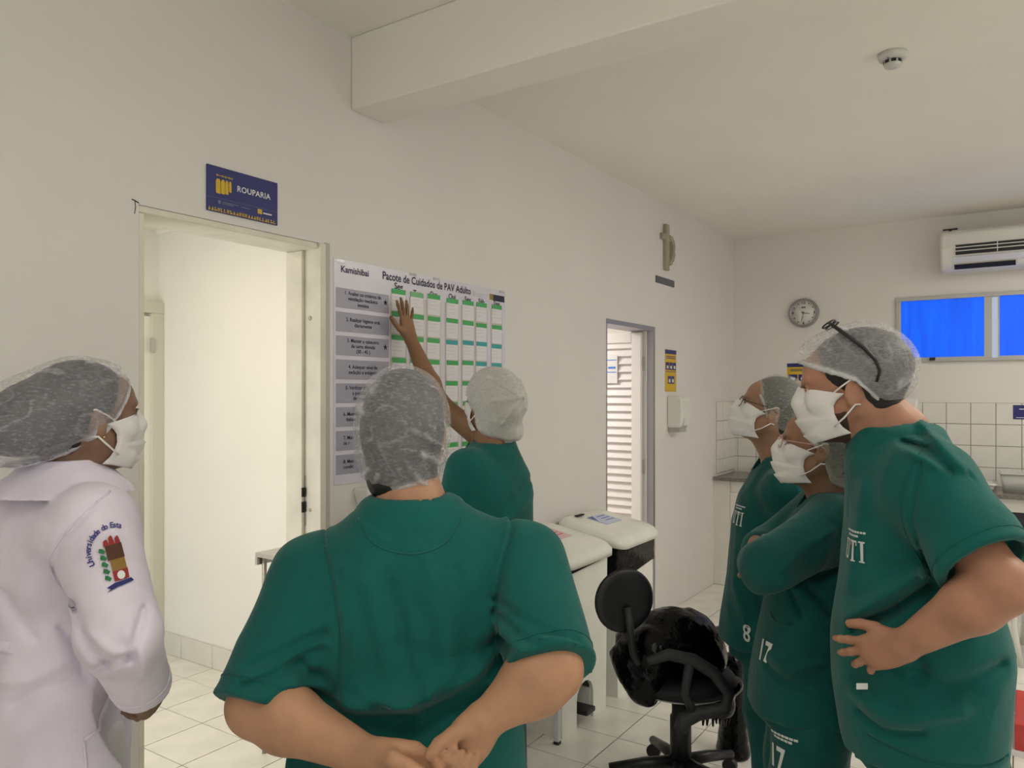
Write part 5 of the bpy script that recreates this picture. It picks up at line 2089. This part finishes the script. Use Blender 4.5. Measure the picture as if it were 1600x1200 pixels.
    MB().tube([T(.030, -.052, .152), T(.020, -.066, .143), T(-.008, -.086, .118), T(-.040, -.097, .088), T(-.062, -.098, .058), T(-.060, -.093, .012)], .004, 8).build('temple_arm', BLACKPL, g)
    for y in (-1, 1):
        ring = [T(.034 + .014 * math.sin(a), .028 * y + .024 * math.cos(a), .152 - .008 * math.sin(a)) for a in [k * math.pi / 9 for k in range(18)]]
        MB().tube(ring, .0022, 6, True).build('rim', BLACKPL, g)
    # short beard along the jaw: a thin layer over the skin
    S = SDF()
    add_head(S, C, R, s, neck, P['nr'], P['jaw'])

    def jawline(p, d):
        q = (p - C) @ R / s
        z = q[:, 2] - .006 * wnoise(p, 8, 60, 3)
        lim = np.maximum(np.maximum(z + np.interp(q[:, 0], [-.02, .015, .05, .1], [.035, .045, .062, .07]), -.125 - z), np.maximum(.004 - q[:, 0], np.abs(q[:, 1]) * 0 - 1))
        return smax(d - .0018, lim * s, .003)
    S.post.append(jawline)
    S.build('beard', mat('short_beard', (.075, .038, .026, 1), .8, bump=.8, bscale=500, var=.3, vscale=200), t, .0036)
    tip = MB().prism([(0, 0), (.026, 0), (.026, .014), (0, .014)], 0, .0015, 'XY')
    tip.v = [tuple(map(float, A(1.915, .322, .938) - CF * v[2] + CR * v[0] + UP * v[1])) for v in tip.v]
    tip.build('paper_slip', PRINTW, t)
    return t


def utilettering(tree, shirt, origin, ux, w_, h_, uy=None):
    """chest print: two lines of small type over the slab-serif letters UTI"""
    uy = uy or (0, 0, 1)
    m = MB()

    def bar(x0, x1, y0, y1):
        nx, ny = 3, 3
        vs, fs = [], []
        for i in range(nx + 1):
            for j in range(ny + 1):
                vs.append((x0 + (x1 - x0) * i / nx, y0 + (y1 - y0) * j / ny, 0))
        for i in range(nx):
            for j in range(ny):
                k = i * (ny + 1) + j
                fs.append((k, k + ny + 1, k + ny + 2, k + 1))
        m.add(vs, fs)
    u = w_ / 10.0
    v = h_ / 10.0
    # U
    bar(0, .9 * u, 2 * v, 10 * v); bar(2.3 * u, 3.0 * u, 2 * v, 10 * v); bar(.5 * u, 2.6 * u, .6 * v, 1.8 * v); bar(.2 * u, 1 * u, 1.2 * v, 2.4 * v); bar(2.1 * u, 2.9 * u, 1.2 * v, 2.4 * v)
    bar(-.5 * u, 1.4 * u, 9.3 * v, 10 * v); bar(1.9 * u, 3.4 * u, 9.3 * v, 10 * v)
    # T
    bar(5.1 * u, 6.1 * u, 0, 10 * v); bar(3.9 * u, 7.3 * u, 9.1 * v, 10 * v); bar(3.9 * u, 4.3 * u, 7.6 * v, 9.2 * v); bar(6.9 * u, 7.3 * u, 7.6 * v, 9.2 * v); bar(4.6 * u, 6.6 * u, 0, .7 * v)
    # I
    bar(8.5 * u, 9.5 * u, 0, 10 * v); bar(7.9 * u, 10.1 * u, 9.3 * v, 10 * v); bar(7.9 * u, 10.1 * u, 0, .7 * v)
    print_on(tree, m.v, m.f, origin, ux, uy, 'lettering', LETTER, shirt)
    s = MB()
    rg = random.Random(5)
    for ln in range(2):
        x = -.3 * u + ln * 1.5 * u
        while x < 10 * u - ln * 2 * u:
            wd = rg.uniform(.5, 1.2) * u
            y = (13.6 - ln * 1.9) * v
            s.add([(x, y, 0), (x + wd * .8, y, 0), (x + wd * .8, y + 1.0 * v, 0), (x, y + 1.0 * v, 0)], [(0, 1, 2, 3)])
            x += wd
    print_on(tree, s.v, s.f, origin, ux, uy, 'small_print', LETTER, shirt)


# ------------------------------------------------------------------ the bespectacled person at the far end of the row
def person_far():
    t = thing('person', (2.963, .789, 0), 'masked person with glasses and number 8 shirt looking up, farthest in row', 'person')
    P = dict(head=A(2.926, 0.786, 1.550), hrot=(103, 20, 0), hs=1.06, nr=.058, jaw=1.08)
    SK = skin('tan_skin', (.36, .20, .125, 1))
    yaw = 110
    neck = A(2.980, 0.754, 1.374)
    shL, shR = A(2.806, 0.695, 1.270), A(3.156, 0.826, 1.270)
    elL, elR = A(2.821, 0.611, 1.014), A(3.229, 0.752, 1.003)
    wrL, wrR = A(2.811, 0.669, 0.805), A(3.198, 0.857, 0.805)
    feet = (A(2.845, .725, 0), A(3.09, .765, 0))
    hip = A(2.963, 0.789, 0.763)
    S, F, Lf = start_body(P, hip, feet, yaw, neck, .12)
    for sh, el, wr, sg in ((shL, elL, wrL, 1), (shR, elR, wrR, -1)):
        add_arm(S, sh, el, wr)
        S.cone(neck - UP * .06, sh, .055, .05, .05)
        add_hand(S, wr, F * .3 - UP, Lf * sg, F, ((20, 20, 12),) * 4)
    S.build('body', SK, t, .0048)
    secs = [(2.980, 0.757, 1.374, 0.084, 0.078), (2.978, 0.765, 1.317, 0.146, 0.110), (2.974, 0.775, 1.244, 0.188, 0.141), (2.970, 0.784, 1.139, 0.193, 0.157), (2.964, 0.791, 0.930, 0.199, 0.165),
            (2.959, 0.797, 0.784, 0.214, 0.180), (2.957, 0.800, 0.695, 0.219, 0.186)]
    Q = shirt_sdf(secs, yaw, neck, shL, shR, .062)
    cuts = [sleeve(Q, shL, elL, .85, .085, .085), sleeve(Q, shR, elR, .85, .085, .085)]
    Q.noise(24, (7, 7, 6), .005).noise(25, (15, 15, 9), .0040, True)
    Q.look = nrm(A(.96, .27, 0))
    Q.gain = 1.5
    for pts, w_, am in ((((2.832, 0.650, 1.257), (2.794, 0.706, 1.179), (2.757, 0.763, 1.122)), .014, -.012), (((2.763, 0.753, 1.133), (2.782, 0.725, 1.088), (2.813, 0.678, 1.065)), .014, .009),
                        (((2.694, 0.857, 0.929), (2.713, 0.829, 0.839), (2.732, 0.800, 0.748)), .02, .009), (((2.713, 0.829, 1.020), (2.738, 0.791, 0.929), (2.750, 0.772, 0.861)), .016, -.008)):
        Q.fold(pts, w_, am)

    def collar(p, d):
        q = p - neck
        f_ = q[:, 0] * F[0] + q[:, 1] * F[1]
        l_ = q[:, 0] * Lf[0] + q[:, 1] * Lf[1]
        hole = np.sqrt(((f_ - .015) / .095) ** 2 + (l_ / .075) ** 2)
        return np.where(q[:, 2] > -.10, np.maximum(d, (1 - hole) * .07), d)
    Q.post.append(collar)
    Q.post += cuts
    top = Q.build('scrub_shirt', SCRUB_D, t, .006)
    tree = bvh_of(top)
    utilettering(tree, top, A(2.861, 0.904, 1.134), (-.70, -.71, 0), .078, .050)
    vs, fs = fit_text('8', .034, offset=.012, height=.062)
    print_on(tree, vs, fs, A(2.746, 0.832, 0.738), (-.39, -.92, 0), (0, 0, 1), 'lettering', LETTER, top)
    make_trousers(t, A(2.963, 0.789, 0.721), feet, yaw, SCRUB_D, (.17, .15), .10, .085, top=.79)
    make_shoes(t, feet, yaw)
    make_hair(P, t, HAIR_G, nape=-.07)
    make_cap(P, t, [((-.018, 0, .046), (.108, .090, .096)), ((-.045, 0, .02), (.09, .088, .085))], [(.085, .075), (.03, .02), (-.01, -.045), (-.06, -.065), (-.13, -.06)],
             cap_material('cap_web_far', .26, (.70, .72, .68), seed=7.0), h=.0038, crink=.002, seed=31, web=.08)
    make_mask(P, t, 1.05, push=.006)
    make_eyes(P, t, HAIR_G)
    make_glasses(P, t, mat('brown_spectacle_frame', (.06, .03, .02, 1), .3))
    return t


# ------------------------------------------------------------------ the woman with folded arms
def person_folded():
    t = thing('person', (2.42, .54, 0), 'masked person in number 17 scrubs with folded arms, between two colleagues', 'person')
    P = dict(head=A(2.445, .515, 1.452), hrot=(100, 10, 0), hs=1.02, nr=.050, jaw=1.0)
    SK = skin('brown_skin', (.33, .18, .11, 1))
    yaw = 108
    neck = A(2.480, .478, 1.305)
    shL, shR = A(2.350, .462, 1.235), A(2.635, .548, 1.235)
    elL, elR = A(2.175, .585, 1.135), A(2.545, .70, 1.10)
    wrL, wrR = A(2.39, .705, 1.105), A(2.40, .690, 1.150)
    feet = (A(2.34, .50, 0), A(2.52, .57, 0))
    hip = A(2.42, .535, .78)
    S, F, Lf = start_body(P, hip, feet, yaw, neck, .11)
    for sh, el, wr in ((shL, elL, wrL), (shR, elR, wrR)):
        add_arm(S, sh, el, wr, (.048, .044, .042, .026))
        S.cone(neck - UP * .06, sh, .05, .048, .05)
    add_hand(S, wrL, -Lf + F * .1, UP * .6 + F * .8, F, ((20, 20, 12),) * 4, sc=.92)
    add_hand(S, wrR, Lf * .93 - UP * .30 - F * .15, F, UP, ((22, 30, 20),) * 4, sc=.94)
    S.build('body', SK, t, .0045)
    secs = [(2.480, .480, 1.305, .075, .07), (2.474, .488, 1.26, .125, .095), (2.466, .500, 1.20, .160, .12), (2.455, .512, 1.13, .165, .135), (2.436, .528, 1.01, .165, .140),
            (2.422, .536, .88, .180, .155), (2.416, .540, .76, .198, .168), (2.414, .541, .685, .205, .172)]
    Q = shirt_sdf(secs, yaw, neck, shL, shR, .058)
    Q.ell(A(2.43, .60, 1.10), A(.15, .09, .07), rot(yaw - 90), .05)
    # loose sleeves down past the elbow
    Q.cone(shL, elL, .080, .076, .045)
    e2 = elL + (wrL - elL) * .55
    Q.cone(elL, e2, .074, .060, .03)
    Q.cone(shR, elR, .085, .072, .045)
    Q.cone(elR, elR + (wrR - elR) * .5, .070, .058, .03)
    Q.noise(34, (8, 8, 7), .004).noise(35, (15, 15, 10), .0038, True)
    Q.look = nrm(A(.98, .20, 0))
    Q.gain = 1.4
    for pts, w_, am in ((((2.141, .61, 1.046), (2.195, .529, 1.08), (2.264, .426, 1.124)), .011, -.022), (((2.187, .541, 1.055), (2.195, .529, 1.028), (2.205, .514, .989)), .009, -.010),
                        (((2.213, .503, 1.072), (2.234, .47, 1.037), (2.254, .441, .993)), .010, -.014), (((2.151, .595, .83), (2.18, .551, .807), (2.215, .5, .802)), .012, -.008),
                        (((2.185, .544, 1.152), (2.215, .5, 1.205), (2.254, .441, 1.24)), .014, .008), (((2.16, .58, .86), (2.20, .53, .85), (2.24, .47, .87)), .018, .009)):
        Q.fold(pts, w_, am)

    def collar(p, d):
        q = p - neck
        f_ = q[:, 0] * F[0] + q[:, 1] * F[1]
        l_ = q[:, 0] * Lf[0] + q[:, 1] * Lf[1]
        hole = np.sqrt(((f_ - .015) / .09) ** 2 + (l_ / .07) ** 2)
        return np.where(q[:, 2] > -.10, np.maximum(d, (1 - hole) * .07), d)
    Q.post.append(collar)
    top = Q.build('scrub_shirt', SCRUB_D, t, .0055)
    tree = bvh_of(top)
    vs, fs = fit_text('17', .054, offset=.025, height=.062)
    print_on(tree, vs, fs, A(2.296, .645, .835), (-.70, -.71, 0), (0, 0, 1), 'lettering', LETTER, top)
    # patch pocket edge
    pk = [(x, z) for x, z in ((0, 0), (.02, -.016), (.05, -.024), (.09, -.02), (.12, -.004))]
    pts = []
    for x, z in pk:
        p = Vector((2.29, .64, .985)) + Vector((-.70, -.71, 0)) * x + Vector((0, 0, z))
        hit = tree.find_nearest(p)
        pts.append(tuple(hit[0] + hit[1] * .001))
    MB().tube(pts, .003, 6).build('pocket_edge', SCRUB_D, top)
    tr = make_trousers(t, A(2.42, .535, .74), feet, yaw, SCRUB_D, (.17, .15), .105, .09, top=.75)
    tree = bvh_of(tr)
    vs, fs = fit_text('17', .056, offset=.025, height=.068)
    print_on(tree, vs, fs, A(2.255, .607, .548), (-.38, -.92, 0), (0, 0, 1), 'lettering', LETTER, tr)
    s = MB()
    for ln in range(2):
        for k in range(7 - ln * 2):
            x = .0 + k * .013 + ln * .01
            s.add([(x, -ln * .011, 0), (x + .011, -ln * .011, 0), (x + .011, .007 - ln * .011, 0), (x, .007 - ln * .011, 0)], [(0, 1, 2, 3)])
    print_on(tree, s.v, s.f, A(2.252, .604, .650), (-.38, -.92, 0), (0, 0, 1), 'small_print', LETTER, tr)
    make_shoes(t, feet, yaw)
    make_hair(P, t, HAIR, nape=-.07, extra=[((-.085, 0, -.02), (.05, .055, .055))])
    make_cap(P, t, [((-.018, 0, .046), (.110, .090, .096)), ((-.085, 0, -.015), (.095, .088, .085))], [(.085, .075), (.03, .030), (-.01, .0), (-.05, -.085), (-.2, -.11)],
             cap_material('cap_web_folded', .34, (.62, .64, .56), seed=9.0), h=.0038, crink=.003, seed=41, web=.08)
    make_mask(P, t, 1.0)
    make_eyes(P, t)
    make_glasses(P, t, mat('pink_spectacle_frame', (.55, .30, .28, 1), .3))
    return t


# ------------------------------------------------------------------ the woman touching the poster
def person_poster():
    t = thing('person', (2.46, 1.735, 0), 'person in green scrubs reaching up to touch a card on poster', 'person')
    P = dict(head=A(2.487, 1.760, 1.575), hrot=(76, 8, 0), hs=1.04, nr=.052, jaw=1.0)
    SK = skin('dark_tan_skin', (.27, .145, .075, 1))
    yaw = 88
    neck = A(2.477, 1.742, 1.412)
    shL, shR = A(2.315, 1.745, 1.33), A(2.560, 1.785, 1.385)
    elL, elR = A(2.27, 1.80, 1.06), A(2.410, 1.965, 1.585)
    wrL, wrR = A(2.33, 1.93, .92), A(2.420, 2.118, 1.845)
    feet = (A(2.38, 1.73, 0), A(2.56, 1.74, 0))
    hip = A(2.455, 1.733, .88)
    S, F, Lf = start_body(P, hip, feet, yaw, neck, .11)
    for sh, el, wr in ((shL, elL, wrL), (shR, elR, wrR)):
        add_arm(S, sh, el, wr, (.046, .041, .040, .025))
        S.cone(neck - UP * .06, sh, .05, .045, .05)
    add_hand(S, wrR, A(-.06, .24, .97), A(0, -1, .24), A(-1, 0, 0), ((-6, 3, 2), (-6, 3, 2), (-6, 3, 2), (-4, 3, 2)), spread=(10, 2, -7, -26),
             thumb=((.62, .78, 0), (.72, .68, .05), (.80, .55, .05)), sc=.95)
    add_hand(S, wrL, A(.1, .8, -.5), A(-1, 0, 0), A(0, .5, .8), ((30, 30, 20),) * 4, sc=.95)
    S.build('body', SK, t, .0046)
    secs = [(2.477, 1.743, 1.412, .08, .075), (2.474, 1.742, 1.36, .14, .10), (2.470, 1.740, 1.29, .185, .125), (2.462, 1.736, 1.18, .185, .135), (2.455, 1.732, 1.05, .185, .138), (2.453, 1.731, .9, .195, .15), (2.453, 1.731, .76, .205, .155)]
    Q = shirt_sdf(secs, yaw, neck, shL, shR, .060)
    cuts = [sleeve(Q, shL, elL, .9, .082, .080), sleeve(Q, shR, elR, .34, .078, .074)]
    Q.noise(44, (7, 7, 6), .004).noise(45, (14, 14, 9), .0034, True)
    Q.fold([(2.411, 1.522, 1.276), (2.358, 1.601, 1.204), (2.319, 1.66, 1.109)], .016, -.008, .25).fold([(2.44, 1.54, 1.22), (2.38, 1.60, 1.15), (2.33, 1.66, 1.06)], .018, .007, .25)

    def collar(p, d):
        q = p - neck
        hole = np.sqrt(q[:, 0] ** 2 + q[:, 1] ** 2) / .07
        return np.where(q[:, 2] > -.05, np.maximum(d, (1 - hole) * .07), d)
    Q.post.append(collar)
    Q.post += cuts
    Q.build('scrub_shirt', SCRUB, t, .006)
    make_trousers(t, A(2.455, 1.733, .80), feet, yaw, SCRUB_D, (.17, .14), .10, .085, top=.86, h=.010)
    make_shoes(t, feet, yaw)
    make_hair(P, t, HAIR, nape=-.12, extra=[((-.05, 0, -.06), (.055, .06, .07))])
    make_cap(P, t, [((-.015, 0, .046), (.113, .098, .104)), ((-.055, 0, .02), (.105, .100, .100)), ((-.05, 0, -.06), (.075, .085, .075)), ((-.10, -.03, -.085), (.040, .045, .04))], [(.085, .07), (.03, .0), (-.02, -.11), (-.16, -.15)],
             cap_material('cap_web_poster', .80, (.80, .79, .74), seed=12.0), h=.0038, crink=.004, seed=51,
             folds=(((-.155, -.02, .05), (-.05, .08, .12), .007, .004), ((-.155, -.02, .05), (-.10, .08, .03), .008, .006), ((-.155, -.02, .05), (-.13, .05, -.05), .008, .006),
                    ((-.155, -.02, .05), (-.08, -.07, .11), .008, .006), ((-.155, -.02, .05), (-.10, -.09, .0), .008, .006), ((-.155, -.02, .05), (-.12, -.04, -.05), .01, .006)))
    make_mask(P, t, 1.0)
    make_eyes(P, t)
    return t


# ------------------------------------------------------------------ the woman in the white coat
def person_coat():
    t = thing('person', (.83, 1.76, 0), 'masked person in white coat with coloured crest on the sleeve', 'person')
    P = dict(head=A(.873, 1.690, 1.564), hrot=(-4, 4, 0), hs=.975, nr=.050, jaw=.98)
    SK = skin('deep_brown_skin', (.25, .145, .095, 1))
    yaw = -2
    neck = A(.842, 1.722, 1.430)
    shR, shL = A(.822, 1.568, 1.352), A(.850, 1.90, 1.352)
    elR, elL = A(.780, 1.395, 1.175), A(.84, 2.0, 1.12)
    wrR, wrL = A(.884, 1.492, 1.02), A(1.05, 1.86, 1.01)
    feet = (A(.84, 1.85, 0), A(.84, 1.67, 0))
    hip = A(.83, 1.762, .86)
    S, F, Lf = start_body(P, hip, feet, yaw, neck, .11)
    for sh, el, wr in ((shL, elL, wrL), (shR, elR, wrR)):
        add_arm(S, sh, el, wr, (.046, .042, .040, .025))
        S.cone(neck - UP * .06, sh, .05, .045, .05)
    add_hand(S, wrR, nrm(A(.55, .45, -.70)), nrm(A(.2, -1, 0)), A(1, 0, .6), ((25, 30, 20), (30, 35, 25), (35, 40, 25), (40, 40, 25)), sc=.95)
    add_hand(S, wrL, nrm(A(.3, -.8, -.4)), nrm(A(1, 0, .2)), A(.2, 0, 1), ((25, 30, 20),) * 4, sc=.95)
    S.build('body', SK, t, .0048)
    secs = [(.842, 1.725, 1.435, .075, .07), (.838, 1.735, 1.39, .135, .095), (.834, 1.745, 1.33, .180, .120), (.830, 1.758, 1.22, .188, .135), (.826, 1.764, 1.08, .178, .130),
            (.826, 1.764, .95, .195, .148), (.830, 1.762, .80, .218, .168), (.832, 1.760, .55, .235, .185)]
    Q = shirt_sdf(secs, yaw, neck, shL, shR, .058, .085)
    for sh, el, wr in ((shR, elR, wrR), (shL, elL, wrL)):
        Q.cone(sh, el, .084, .068, .045)
        cut = sleeve(Q, el, wr, .97, .066, .052, .03)
        Q.post.append(cut)
    Q.noise(54, (7, 7, 6), .004).noise(55, (15, 15, 9), .0030, True)
    Q.look = nrm(A(.46, .89, 0))
    Q.gain = 1.4
    for pts, w_, am in ((((.747, 1.493, 1.233), (.764, 1.468, 1.173), (.781, 1.443, 1.137)), .010, -.010), (((.771, 1.458, 1.125), (.788, 1.433, 1.143), (.804, 1.408, 1.149)), .010, -.009),
                        (((.819, 1.385, 1.221), (.808, 1.403, 1.173), (.804, 1.408, 1.143)), .010, -.010), (((.67, 1.609, 1.224), (.687, 1.583, 1.179), (.702, 1.561, 1.139)), .014, -.009),
                        (((.67, 1.609, 1.058), (.697, 1.568, 1.064), (.731, 1.518, 1.082)), .016, .008), (((.684, 1.589, 1.01), (.71, 1.548, 1.034), (.744, 1.498, 1.046)), .016, -.008),
                        (((.71, 1.548, 1.36), (.697, 1.568, 1.276), (.70, 1.563, 1.203)), .02, .005), (((.734, 1.513, 1.155), (.751, 1.488, 1.106), (.757, 1.478, 1.046)), .012, -.012),
                        (((.80, 1.41, 1.19), (.815, 1.39, 1.15), (.82, 1.385, 1.10)), .010, .006), (((.76, 1.47, 1.20), (.785, 1.435, 1.165), (.80, 1.41, 1.16)), .010, .007)):
        Q.fold(pts, w_, am, .2)
    # sleeve head seam
    Q.fold([(.775, 1.451, 1.413), (.731, 1.518, 1.336), (.725, 1.526, 1.272), (.749, 1.491, 1.216)], .004, -.0045, .2)

    def collar(p, d):
        q = p - neck
        rad = np.sqrt(q[:, 0] ** 2 + q[:, 1] ** 2)
        hole = rad / .062
        d = np.where(q[:, 2] > -.06, np.maximum(d, (1 - hole) * .06), d)
        # turned-down collar: a conical band standing proud of the shoulders
        cone = np.abs(rad - (.070 + np.clip(.045 - q[:, 2], 0, .09) * .95)) * .72 - .005
        band = np.maximum(np.maximum(cone, q[:, 2] - .050), -.022 - q[:, 2])
        return smin(d, band, .003)
    Q.post.append(collar)
    coat = Q.build('white_coat', COAT, t, .0055)
    tree = bvh_of(coat)
    seam(tree, [(.790, 1.44, 1.425), (.745, 1.50, 1.365), (.722, 1.53, 1.305), (.727, 1.522, 1.25), (.752, 1.487, 1.213)], (.46, .89, 0), 'armhole_seam', COAT, coat, .0024)
    ring_seam(tree, elR + (wrR - elR) * .97 - nrm(wrR - elR) * .03, nrm(wrR - elR), .055, 'hem_stitching', COAT, coat)
    # half belt and pocket on the back and side
    def on_coat(pts, r, name):
        out = []
        for p in pts:
            hit = tree.find_nearest(Vector(p))
            out.append(tuple(hit[0] + hit[1] * .002))
        MB().tube(out, r, 6).build(name, COAT, coat)
    on_coat([A(.70, 1.645 + k * .03, 1.122) for k in range(9)], .012, 'half_belt')
    on_coat([A(.80 + k * .02, 1.55, .93 + k * .006) for k in range(8)], .004, 'pocket_edge')
    on_coat([A(.80 + k * .001, 1.55, .93 - k * .03) for k in range(8)], .003, 'pocket_side')
    # crest embroidered on the sleeve
    o0 = (shR * .62 + elR * .38)
    view = nrm(A(-.35, -.94, 0))
    ux = nrm(np.cross(UP, -view))
    ux = ux if ux @ CR > 0 else -ux
    ax = nrm(shR - elR)
    uy = nrm(ax - view * float(ax @ view))
    ux = nrm(np.cross(uy, view))
    ux = ux if ux @ CR > 0 else -ux
    o0 = A(.793, 1.432, 1.322)
    cx_, cy_ = 0.0, 0.0
    # words on an arc
    word = 'Universidade do Esta'
    arcm = MB()
    for i, chh in enumerate(word):
        if chh == ' ':
            continue
        a = math.radians(196 - i * 7.0)
        vs, fs = text_mesh(chh, .0135, .0003, 'CENTER')
        ca, sa = math.cos(a - math.pi / 2), math.sin(a - math.pi / 2)
        R_ = .040
        arcm.add([(R_ * math.cos(a) + v[0] * ca - v[1] * sa, R_ * math.sin(a) + v[0] * sa + v[1] * ca, 0) for v in vs], fs)
    print_on(tree, arcm.v, arcm.f, o0 + uy * .0, ux, uy, 'crest_lettering', mat('thread_blue', srgb(52, 56, 130), .7), coat)

    def patch(name, col, poly):
        q = list(poly)
        for _ in range(2):
            q = [r_ for i in range(len(q)) for r_ in (q[i], ((q[i][0] + q[(i + 1) % len(q)][0]) / 2, (q[i][1] + q[(i + 1) % len(q)][1]) / 2))]
        n = len(q)
        mx_, my_ = sum(a for a, b in q) / n, sum(b for a, b in q) / n
        q2 = q + [((a + mx_) / 2, (b + my_) / 2) for a, b in q] + [(mx_, my_)]
        fs = [(i, (i + 1) % n, n + (i + 1) % n, n + i) for i in range(n)] + [(n + i, n + (i + 1) % n, 2 * n) for i in range(n)]
        print_on(tree, [(a, b, 0) for a, b in q2], fs, o0, ux, uy, name, mat('thread_' + name, col, .7), coat, lift=.0044)
    RED, GRN, BRN, GLD, BLU = srgb(150, 40, 42), srgb(40, 120, 72), srgb(84, 50, 34), srgb(140, 110, 50), srgb(40, 42, 110)
    patch('crest_tower', BRN, [(-.016, -.012), (.014, -.012), (.014, .012), (-.016, .012)])
    patch('crest_gate', GLD, [(-.013, -.030), (.013, -.030), (.013, -.012), (-.013, -.012)])
    patch('crest_shield', RED, [(-.013, -.046), (.013, -.046), (.014, -.030), (-.013, -.030)])
    for k, (x, hh) in enumerate(((-.013, .018), (-.003, .027), (.008, .022))):
        patch('crest_flame', RED, [(x - .005, .012), (x + .005, .012), (x + .003, .012 + hh * .5), (x + .001, .012 + hh * .6), (x - .004, .012 + hh * .45)])
    for k in range(5):
        y = -.044 + k * .011
        patch('crest_leaf', GRN, [(-.020, y), (-.028, y + .004), (-.026, y + .010), (-.021, y + .009), (-.0165, y + .004)])
    patch('crest_ribbon', BLU, [(-.030, -.060), (-.022, -.056), (-.028, -.053), (-.014, -.048), (.016, -.047), (.020, -.053), (-.010, -.055)])
    print_on(tree, [(.007 * math.cos(a), -.038 + .007 * math.sin(a), 0) for a in [k * math.pi / 5 for k in range(10)]], [tuple(range(10))], o0, ux, uy, 'crest_disc', PRINTW, coat, lift=.0056)
    make_trousers(t, A(.83, 1.762, .80), feet, yaw, mat('white_trousers', (.7, .69, .7, 1), .8), (.16, .13), .09, .08, top=.9, h=.010)
    make_shoes(t, feet, yaw)
    make_hair(P, t, HAIR, nape=-.08, extra=[((-.080, 0, .020), (.108, .084, .078)), ((-.135, 0, -.015), (.070, .066, .050))])
    make_cap(P, t, [((-.016, 0, .046), (.112, .096, .096)), ((-.085, 0, .018), (.126, .102, .092)), ((-.145, 0, -.02), (.092, .090, .068))], [(.088, .078), (.05, .025), (.02, -.018), (-.04, -.055), (-.10, -.082), (-.22, -.095)],
             cap_material('cap_web_coat', .25, (.78, .78, .84), seed=15.0), h=.0032, crink=.0026, seed=61,
             folds=(((.06, -.06, .11), (-.02, -.06, .13), .006, .005), ((.07, -.05, .10), (.0, -.085, .08), .006, .005), ((-.02, -.08, -.035), (-.16, -.08, -.02), .007, .005),
                    ((-.02, -.085, -.045), (-.16, -.075, -.045), .006, -.004), ((.0, -.085, -.03), (-.12, -.09, .0), .006, .004), ((.08, -.03, .11), (-.10, -.03, .12), .006, .003)))
    make_mask(P, t, .98)
    make_eyes(P, t)
    C, R, s = head_child_frame(P)
    MB().lathe([(.001, -.002), (.0025, 0), (.001, .002)], tuple(map(float, C + R @ (V3(-.004, -.087, -.036) * s))), 'Z', 8).build('earring', mat('gold', (.8, .6, .25, 1), .2, 1), t)
    return t


for fn in (person_front, person_tall, person_far, person_folded, person_poster, person_coat):
    fn()

# ================================================================== bin bags and wrapped stand (soft shapes)
def crumple(S, seed, amp=.016, f=16):
    def g(p, d):
        t = 0
        rg = np.random.RandomState(seed)
        for i in range(7):
            k = (rg.normal(size=3) * f).astype(np.float32)
            x = p @ k + rg.uniform(0, 6.28) + .8 * np.sin(p @ (rg.normal(size=3) * f * .6).astype(np.float32))
            t = t + (np.abs(((x / 3.1416) % 2) - 1) - .5)        # folded facets instead of waves
        return d - amp * t / 2.2
    S.post.append(g)
    return S


bag = ch      # the bags are pulled over the chair itself
S = SDF()
S.ell((2.910, 1.215, 0.620), (.17, .15, .11), rot(-56), .05)
S.ell((2.980, 1.160, 0.635), (.15, .13, .10), rot(-56), .05)
S.ell((2.845, 1.265, 0.535), (.12, .11, .10), rot(-56), .05)
S.ell((2.810, 1.260, 0.465), (.07, .07, .07), rot(-56), .05)
S.ell((3.000, 1.140, 0.565), (.16, .14, .10), rot(-56), .05)
crumple(S, 3, .020, 13)
crumple(S, 5, .008, 36)
S.build('plastic_cover', BAGPL, bag, .006, relax=0)
S = SDF()
S.cone((2.790, 1.300, 0.505), (2.965, 1.435, .465), .018, .008, .01)
crumple(S, 9, .008, 30)
S.build('plastic_knot', BAGPL, bag, .005, relax=0)

ws = thing('wrapped_stand', (3.42, 1.09, 0), 'upright stand wrapped in black plastic beside the office chair', 'stand')
S = SDF()
S.cone((3.425, 1.085, .03), (3.42, 1.08, .38), .060, .052, .02)
S.cone((3.425, 1.085, .02), (3.425, 1.085, .06), .075, .062, .02)
crumple(S, 13, .010, (30, 30, 7))
S.post.append(lambda p, d: smax(d, .002 - p[:, 2], .003))
S.build('wrapped_post', BAGPL, ws, .006, relax=0)
S = SDF()
S.ell((3.42, 1.08, .415), (.062, .05, .045), rot(-56, -15), .03)
crumple(S, 17, .012, 22)
S.build('wrapped_top', BAGPL, ws, .006, relax=0)
S = SDF()
S.ell((3.08, 1.03, .43), (.09, .05, .05), rot(-56), .03)
S.ell((3.09, 1.035, .36), (.06, .045, .07), rot(-56), .03)
crumple(S, 19, .012, 24)
S.build('plastic_flap', BAGPL, ch, .006, relax=0)
rr = random.Random(4)
for k in range(7):
    u = -.07 + k * .017
    base = Vector((3.085, 1.03, .31)) + Vector((.5547, -.832, 0)) * u
    MB().tube([base + Vector((0, 0, .05)), base + Vector((rr.uniform(-.01, .01), 0, -.01)), base + Vector((rr.uniform(-.015, .015), 0, -.03 - rr.uniform(0, .03)))], [.012, .008, .004], 6).build('torn_strip', BAGPL, ch)
